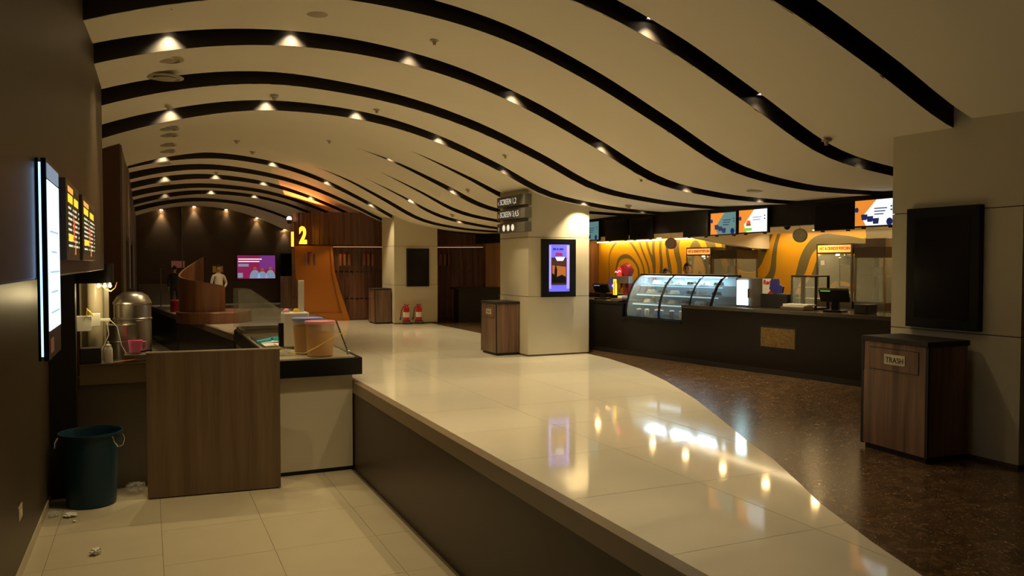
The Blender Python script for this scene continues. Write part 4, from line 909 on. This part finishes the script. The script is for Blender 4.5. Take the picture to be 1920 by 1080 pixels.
for x in (1.93, 2.08): MB().lathe((x, 12.62, .95), [(.05, -.01), (.05, .02), (.03, .045), (.001, .05)], 14).build('jar_lid', 'pinkl' if x < 2 else 'yellow', t)
t = thing('serving_scoop', 'cyan plastic scoop lying on the kiosk prep tray', 'scoop', (1.75, 13.2, .45))
MB().tube([(1.55, 13.15, .45), (1.78, 13.2, .48)], [.022, .03], 10).build('scoop_handle', 'cyan', t); MB().lathe((1.9, 13.22, .45), [(.001, 0), (.08, .01), (.1, .06), (.09, .06), (.07, .02), (.001, .012)], 16, sx=1.4).build('scoop_bowl', 'cyan', t)
o = MB().fb(Fr((1.62, 12.7, .421), (1, .05, 0), (0, 1, 0)), 0, .5, 0, .9, 0, .006).build('paper_sheet', 'paper', None); tag(o, 'white paper liner lying on the kiosk prep tray', 'paper')
crumple((1.78, 11.7, .385), .1, 'bag', 'plastic_wrap', 'crumpled clear plastic wrap on the kiosk counter by the tubs', 8, .4)
t = MB().tube([(1.55, 11.25, .60), (1.75, 11.22, .47), (1.95, 11.18, .455), (2.1, 11.15, .53), (2.32, 11.13, .66), (2.5, 11.1, .745), (2.53, 11.1, .73)], .006, 6).build('bent_wire', 'yellow', None); tag(t, 'thin bent yellow wire arching over the kiosk counter in front of the tubs', 'wire')
# ------------------------------------------------------------------ left wall screens
X0 = -.48
FL = Fr((X0+.001, 4.4, 1.31), (0, 1, 0))
t = thing('wall_lightbox', 'bright white blue portrait lightbox on the left wall, cut close by perspective', 'lightbox', (X0, 3.7, 1.3))
H_ = .89
MB().fb(FL, 0, .58, -.08, H_, 0, .012).build('rear_frame', 'black', t)
MB().fb(FL, .0, .58, -.06, H_-.02, .012, .022).build('edge_glow', 'e_blueedge', t)
MB().fb(FL, 0, .58, -.08, H_, .022, .044).build('front_frame', 'black', t)
MB().fb(FL, .02, .56, .06, H_-.1, .042, .047).build('lit_panel', em('e_panel', (.72, .88, 1), 1.25), t)
MB().fb(FL, .02, .56, H_-.09, H_-.02, .042, .047).build('header_strip', 'e_grey', t)
MB().fb(FL, .05, .2, -.05, .02, .042, .047).build('pink_label', 'pinkl', t)
for k, (a, b) in enumerate(((.1, .5), (.12, .42), (.1, .52), (.15, .4), (.1, .48))): MB().fb(FL, a, b, .14+.1*k, .15+.1*k, .047, .0485).build('print_line', em('e_line', (.45, .68, .85), .9), t)
light('AREA', (X0+.06, 4.69, 1.75), 1.6, (.6, .8, 1), (0, math.radians(-90), 0), shape='RECTANGLE', size=.6, size_y=.55)
light('AREA', (X0+.018, 4.385, 1.75), .05, (.45, .65, 1), (math.radians(-90), 0, 0), shape='RECTANGLE', size=.015, size_y=.8)
def board(y0, y1, zt, label, seed):
    F = Fr((X0+.001, y0, 1.72), (0, 1, 0)); w = y1-y0; h = zt-1.72; random.seed(seed)
    t = thing('menu_lightbox', label, 'menu board', (X0, (y0+y1)/2, 1.66), 'backlit menu boards on the left wall')
    MB().fb(F, 0, w, 0, h, 0, .05).build('board_frame', 'nosing', t, bevel=.003)
    MB().fb(F, .05, w-.05, .045, h-.045, .05, .053).build('board_face', 'e_dark', t)
    for c0 in (.08, w*.53):
        MB().fb(F, c0, c0+w*.32, h*.72, h*.82, .053, .055).build('heading_block', 'e_yellow', t)
        if c0 < .1: MB().fb(F, c0, c0+w*.36, h*.85, h*.92, .053, .055).build('heading_block', 'e_popsign', t)
        for k in range(8):
            z = h*(.64-.068*k)
            MB().fb(F, c0+w*.02, c0+w*(.02+random.uniform(.16, .3)), z, z+h*.026, .053, .0545).build('menu_line', 'e_text', t)
            MB().fb(F, c0+w*.36, c0+w*.40, z, z+h*.026, .053, .0545).build('price', 'e_text', t)
    MB().fb(F, .1, w*.4, h*.24, h*.32, .0545, .056).build('heading_block', 'e_yellow', t)
    MB().prism(F, [(w*.45, h*.25), (w*.5, h*.25), (w*.55, h*.5), (w*.46, h*.58)], .0545, .056).build('sauce_bottle_picture', 'e_red', t)
    MB().prism(F, [(w*.55, h*.07), (w*.62, h*.07), (w*.6, h*.3)], .0545, .056).build('cone_picture', 'e_orange', t)
    return t
board(5.35, 6.32, 2.2, 'backlit yellow on black menu board, left of two above the kiosk', 1)
board(6.65, 8.1, 2.2, 'backlit yellow and green menu board, right of two above the kiosk', 5)
light('AREA', (X0+.12, 6.7, 1.9), 1.0, (1, .75, .2), (0, math.radians(-90), 0), shape='RECTANGLE', size=.4, size_y=2.4)
# ------------------------------------------------------------------ far end
t = thing('television', 'lit magenta television on the dark far wall', 'television', (4.15, 35.2, 1.5))
FT = Fr((3.37, 35.29, 1.0)); MB().fb(FT, 0, 1.62, 0, 1.06, 0, .07).build('tv_frame', 'black', t, bevel=.005); MB().fb(FT, .04, 1.58, .04, 1.02, .07, .075).build('tv_picture', 'e_magenta', t)
MB().fb(FT, .95, 1.58, .45, 1.02, .075, .077).build('purple_field', 'e_plum', t)
for (cx_, cy_, r) in ((.75, .36, .22), (1.05, .3, .2), (1.38, .36, .2)):
    MB().prism(FT, [(cx_+r*math.cos(a_/10*PI)*1., .05+(cy_)*math.sin(a_/10*PI)) for a_ in range(11)], .077, .080).build('guest_picture', 'e_grey', t)
    MB().lathe(FT.p(cx_, cy_+.1, .078), [(.001, .006), (.07, .004), (.075, 0)], 12, axis=(0, -1, 0)).build('head_picture', 'e_sunset', t)
for k, w_ in enumerate((.95, .85)): MB().fb(FT, .08, .08+w_, .84-.1*k, .88-.1*k, .077, .079).build('caption_line', 'e_white', t)
MB().fb(FT, .08, .5, .55, .66, .077, .079).build('caption_box', 'e_grey', t); MB().fb(FT, .06, .26, .08, .28, .077, .079).build('code_box', 'e_grey', t)
o = MB().box(5.15, 6.2, 35.0, 35.29, 0, 2.1).build('dark_opening', 'black', None); tag(o, 'tall black box for the dark opening right of the magenta television', 'cupboard')  # black box stands in for a dark opening
o = MB().box(.88, 1.38, 35.28, 35.295, 1.5, 1.78).build('wall_notice', 'pinkl', None) ; tag(o, 'pinkish paper notice on the far wall above the dark-clad person', 'notice')
o = MB().box(2.45, 2.85, 35.28, 35.295, 1.3, 1.57).build('wall_notice', 'yellow', None); tag(o, 'yellowish paper notice on the far wall beside the person in white', 'notice')
o = MB().box(4.55, 5.1, 30.5, 31.1, 0, 1.2).build('wooden_cabinet', 'wood', None, bevel=.005); tag(o, 'brown cabinet standing left of the orange portal', 'cabinet')
# round seat platform with spiral screen
t = thing('round_platform', 'low round wood-veneered seating platform with raised spiral screen', 'platform', (1.75, 24.6, 0))
pc = Vector((1.42, 24.5, 0))
MB().lathe((1.74, 24.6, .004), [(1.03, 0), (1.03, .30), (1.0, .32), (.001, .32)], 48).build('platform_drum', 'woodr', t)
N = 44; vs = []; fs = []
for i in range(N+1):
    u_ = i/N; a_ = math.radians(-22-u_*255); r = .64-.1*max(0, u_-.6)/.4
    h = 1.03+.30*u_/.6 if u_ < .6 else 1.33+.55*((u_-.6)/.4)**1.2
    for rr in (r, r-.05):
        for z in (.31, h): vs.append((pc.x+rr*math.cos(a_), pc.y+rr*math.sin(a_), z))
for i in range(N): a = 4*i; b = a+4; fs += [(a, b, b+1, a+1), (a+2, a+3, b+3, b+2), (a+1, b+1, b+3, a+3), (a, a+2, b+2, b)]
fs += [(0, 1, 3, 2), (4*N, 4*N+2, 4*N+3, 4*N+1)]
MB().add(vs, fs).build('spiral_screen', 'woodr', t)
o = MB().lathe((1.02, 30.2, 0.003), [(.3, 0), (.32, .02), (.32, .38), (.28, .42), (.001, .43)], 24).build('round_stool', 'redd', None); tag(o, 'low dark red round stool behind the spiral screen', 'stool')
# dark bench between pillars
o = MB().box(8.0, 9.3, 21.2, 21.6, 0, .95).box(7.9, 9.3, 21.1, 21.7, .95, 1.0).build('dark_desk', 'dark', None); tag(o, 'dark reception desk behind the bin left of the middle pillar', 'desk')
# queue post
o = MB().lathe((.45, 33.5, 0), [(.15, 0), (.15, .02), (.02, .03), (.02, 1.45), (.04, 1.46), (.04, 1.5), (.001, 1.5)], 14).build('barrier_post', 'steel', None); tag(o, 'slim steel post by the grey wainscot at the far left', 'post')
# ------------------------------------------------------------------ people
def person(x, y, z, h, face, label, mats, pose='stand', parts=True):
    """one continuous skinned body; h = standing height, face = heading angle"""
    t = thing('person', label, 'person', (x, y, z)); s = h/1.75
    J = {'pel': (0, 0, .95), 'bel': (0, -.01, 1.08), 'che': (0, 0, 1.28), 'top': (0, .01, 1.42), 'nec': (0, 0, 1.52), 'hd0': (0, -.005, 1.58),
         'hiL': (.1, 0, .9), 'knL': (.11, -.02, .5), 'anL': (.11, .02, .09), 'toL': (.13, -.16, .04), 'hiR': (-.1, 0, .9), 'knR': (-.11, -.02, .5), 'anR': (-.11, .02, .09), 'toR': (-.13, -.16, .04),
         'shL': (.19, .01, 1.42), 'elL': (.25, .03, 1.14), 'wrL': (.23, -.09, .9), 'shR': (-.19, .01, 1.42), 'elR': (-.25, .03, 1.14), 'wrR': (-.23, -.09, .9), 'paL': (.23, -.13, .83), 'paR': (-.23, -.13, .83)}
    if pose == 'hips': J['wrL'] = (.13, -.15, 1.02); J['paL'] = (.08, -.18, 1.0); J['elL'] = (.31, .03, 1.16)
    if pose == 'work': 
        for q, sg in (('L', 1), ('R', -1)): J['wr'+q] = (.16*sg, -.3, 1.12); J['pa'+q] = (.14*sg, -.38, 1.12); J['el'+q] = (.25*sg, -.02, 1.14)
    Rd = dict(pel=(.155, .115), bel=(.15, .115), che=(.165, .115), top=(.12, .085), nec=(.058, .06), hd0=(.06, .06), hiL=.092, hiR=.092, knL=.058, knR=.058, anL=.042, anR=.042, toL=.034, toR=.034,
              shL=.06, shR=.06, elL=.043, elR=.043, wrL=.03, wrR=.03, paL=(.034, .022), paR=(.034, .022))
    E_ = [('pel', 'bel'), ('bel', 'che'), ('che', 'top'), ('top', 'nec'), ('nec', 'hd0')]
    for q in 'LR': E_ += [('pel', 'hi'+q), ('hi'+q, 'kn'+q), ('kn'+q, 'an'+q), ('an'+q, 'to'+q), ('top', 'sh'+q), ('sh'+q, 'el'+q), ('el'+q, 'wr'+q), ('wr'+q, 'pa'+q)]
    for q, sg in (('L', 1), ('R', -1)):
        P = Vector(J['pa'+q]); d = (P-Vector(J['wr'+q])).normalized(); sd = Vector((0, 1, 0)) if pose == 'stand' else Vector((1, 0, 0)); sd = (sd-d*sd.dot(d)).normalized()
        for k, (o_, L_) in enumerate(((-.024, .05), (-.008, .062), (.008, .058), (.024, .046))):
            a, b = 'f%s%da' % (q, k), 'f%s%db' % (q, k); base = P+sd*o_+d*.03
            J[a] = tuple(base+d*L_*.5); J[b] = tuple(base+d*L_+Vector((-sg*.012, 0, 0))); Rd[a] = .0095; Rd[b] = .0075; E_ += [('pa'+q, a), (a, b)]
        a, b = 'th%sa' % q, 'th%sb' % q; J[a] = tuple(P-d*.02+sd*-.04); J[b] = tuple(P+d*.02+sd*-.06); Rd[a] = .011; Rd[b] = .009; E_ += [('pa'+q, a), (a, b)]
    keys = list(J); me = D.meshes.new('body'); me.from_pydata([J[k] for k in keys], [(keys.index(a), keys.index(b)) for a, b in E_], [])
    o = D.objects.new('body', me); COL.objects.link(o); o.modifiers.new('s', 'SKIN'); sv = me.skin_vertices[0].data
    for i, k in enumerate(keys): r = Rd[k]; sv[i].radius = r if isinstance(r, tuple) else (r, r); sv[i].use_root = (k == 'pel')
    m_ = o.modifiers.new('b', 'SUBSURF'); m_.levels = 2
    dg = bpy.context.evaluated_depsgraph_get(); m2 = D.meshes.new_from_object(o.evaluated_get(dg)); D.objects.remove(o)
    # head joined into the same mesh
    bm = bmesh.new(); bm.from_mesh(m2)
    hb = bmesh.new(); bmesh.ops.create_uvsphere(hb, u_segments=28, v_segments=20, radius=1)
    for v in hb.verts:
        x_, y_, z_ = v.co; 
        jaw = 1-.28*max(0, -z_)**1.5; px, py, pz = x_*.077*jaw, y_*.098*(1-.12*max(0, -z_)), z_*.118
        if y_ < 0:
            py -= .026*math.exp(-((x_*.077)**2/.00018+(z_+.12)**2/.03))             # nose
            py += .009*sum(math.exp(-((x_*.077-e_)**2/.0002+(z_-.12)**2/.012)) for e_ in (-.032, .032))   # eye sockets
            py -= .007*math.exp(-((x_*.077)**2/.0005+(z_+.48)**2/.006))            # lips
            py -= .008*math.exp(-((x_*.077)**2/.0006+(z_+.85)**2/.02))
        v.co = (px, py-.01, pz+1.655)
    for sg in (-1, 1):
        ret = bmesh.ops.create_uvsphere(hb, u_segments=8, v_segments=8, radius=1)
        for v in ret['verts']: v.co = Vector((v.co.x*.011+sg*.08, v.co.y*.018+.0, v.co.z*.032+1.655))
    hm = D.meshes.new('h'); hb.to_mesh(hm); hb.free(); bm.from_mesh(hm)
    me3 = D.meshes.new('body'); bm.to_mesh(me3); bm.free()
    for k in ('skin', mats[0], mats[1], 'black'): me3.materials.append(M[k])
    arms = {'work': (1.12, .2)}.get(pose)
    for p in me3.polygons:
        p.use_smooth = True; c = p.center
        if c.z > 1.5: i_ = 0
        elif c.z > .98 and not (pose != 'stand' and c.y < -.13): i_ = 1
        elif abs(c.x) > .185 and c.z > .86: i_ = 1 if c.z > .97 else 0
        elif (abs(c.x) > .19 and c.z > .6) or (pose != 'stand' and c.y < -.13 and c.z > .8): i_ = 0
        elif c.z > .09: i_ = 2
        else: i_ = 3
        p.material_index = i_
    Tm = Matrix.Translation((x, y, z))@Matrix.Rotation(face, 4, 'Z')@Matrix.Diagonal((s, s, s, 1))
    me3.transform(Tm); ob = D.objects.new('body', me3); COL.objects.link(ob); ob.parent = t; ob.matrix_parent_inverse = Matrix.Translation(-t.location)
    hr = bmesh.new(); bmesh.ops.create_uvsphere(hr, u_segments=24, v_segments=16, radius=1)
    for v in list(hr.verts):
        if v.co.z < .34 and v.co.y < -.25 or v.co.z < -.35: hr.verts.remove(v)
    for v in hr.verts: v.co = Vector((v.co.x*.084, v.co.y*.106-.003, v.co.z*.125+1.663+(.012 if v.co.y < 0 and v.co.z > .3 else 0)))
    hm = D.meshes.new('hair'); hr.to_mesh(hm); hr.free(); hm.materials.append(M['hair']); hm.transform(Tm); ho = D.objects.new('hair', hm); COL.objects.link(ho); ho.parent = t; ho.matrix_parent_inverse = Matrix.Translation(-t.location)
    f2 = MB()
    for sg in (-1, 1):
        f2.lathe((sg*.031, -.098, 1.668), [(.001, .008), (.009, .006), (.012, 0)], 10, axis=(0, -1, 0)); f2.tube([(sg*.015, -.107, 1.692), (sg*.033, -.106, 1.697), (sg*.05, -.096, 1.69)], .0045, 5)
    f2.tube([(-.022, -.107, 1.597), (0, -.113, 1.598), (.022, -.107, 1.597)], .004, 5)
    e_ = f2.build('face_features', 'hair'); e_.data.transform(Tm); e_.parent = t; e_.matrix_parent_inverse = Matrix.Translation(-t.location)
    return t
person(2.0, 26.4, 0, 1.60, math.radians(25), 'person in a white shirt and dark trousers standing behind the spiral screen', ('shirt', 'trouser'), 'hips')
person(.87, 31.0, 0, 1.56, math.radians(170), 'person in dark clothes seen left of the spiral screen', ('darkcl', 'darkcl'))
person(9.62, 12.84, 0, 1.66, math.radians(-42), 'person with dark hair looking over the cake display behind the bar', ('shirt', 'trouser'), 'work')
person(9.75, 13.72, 0, 1.555, math.radians(-60), 'person mostly hidden behind the cake display, only the top of the head showing', ('darkcl', 'trouser'), 'work')
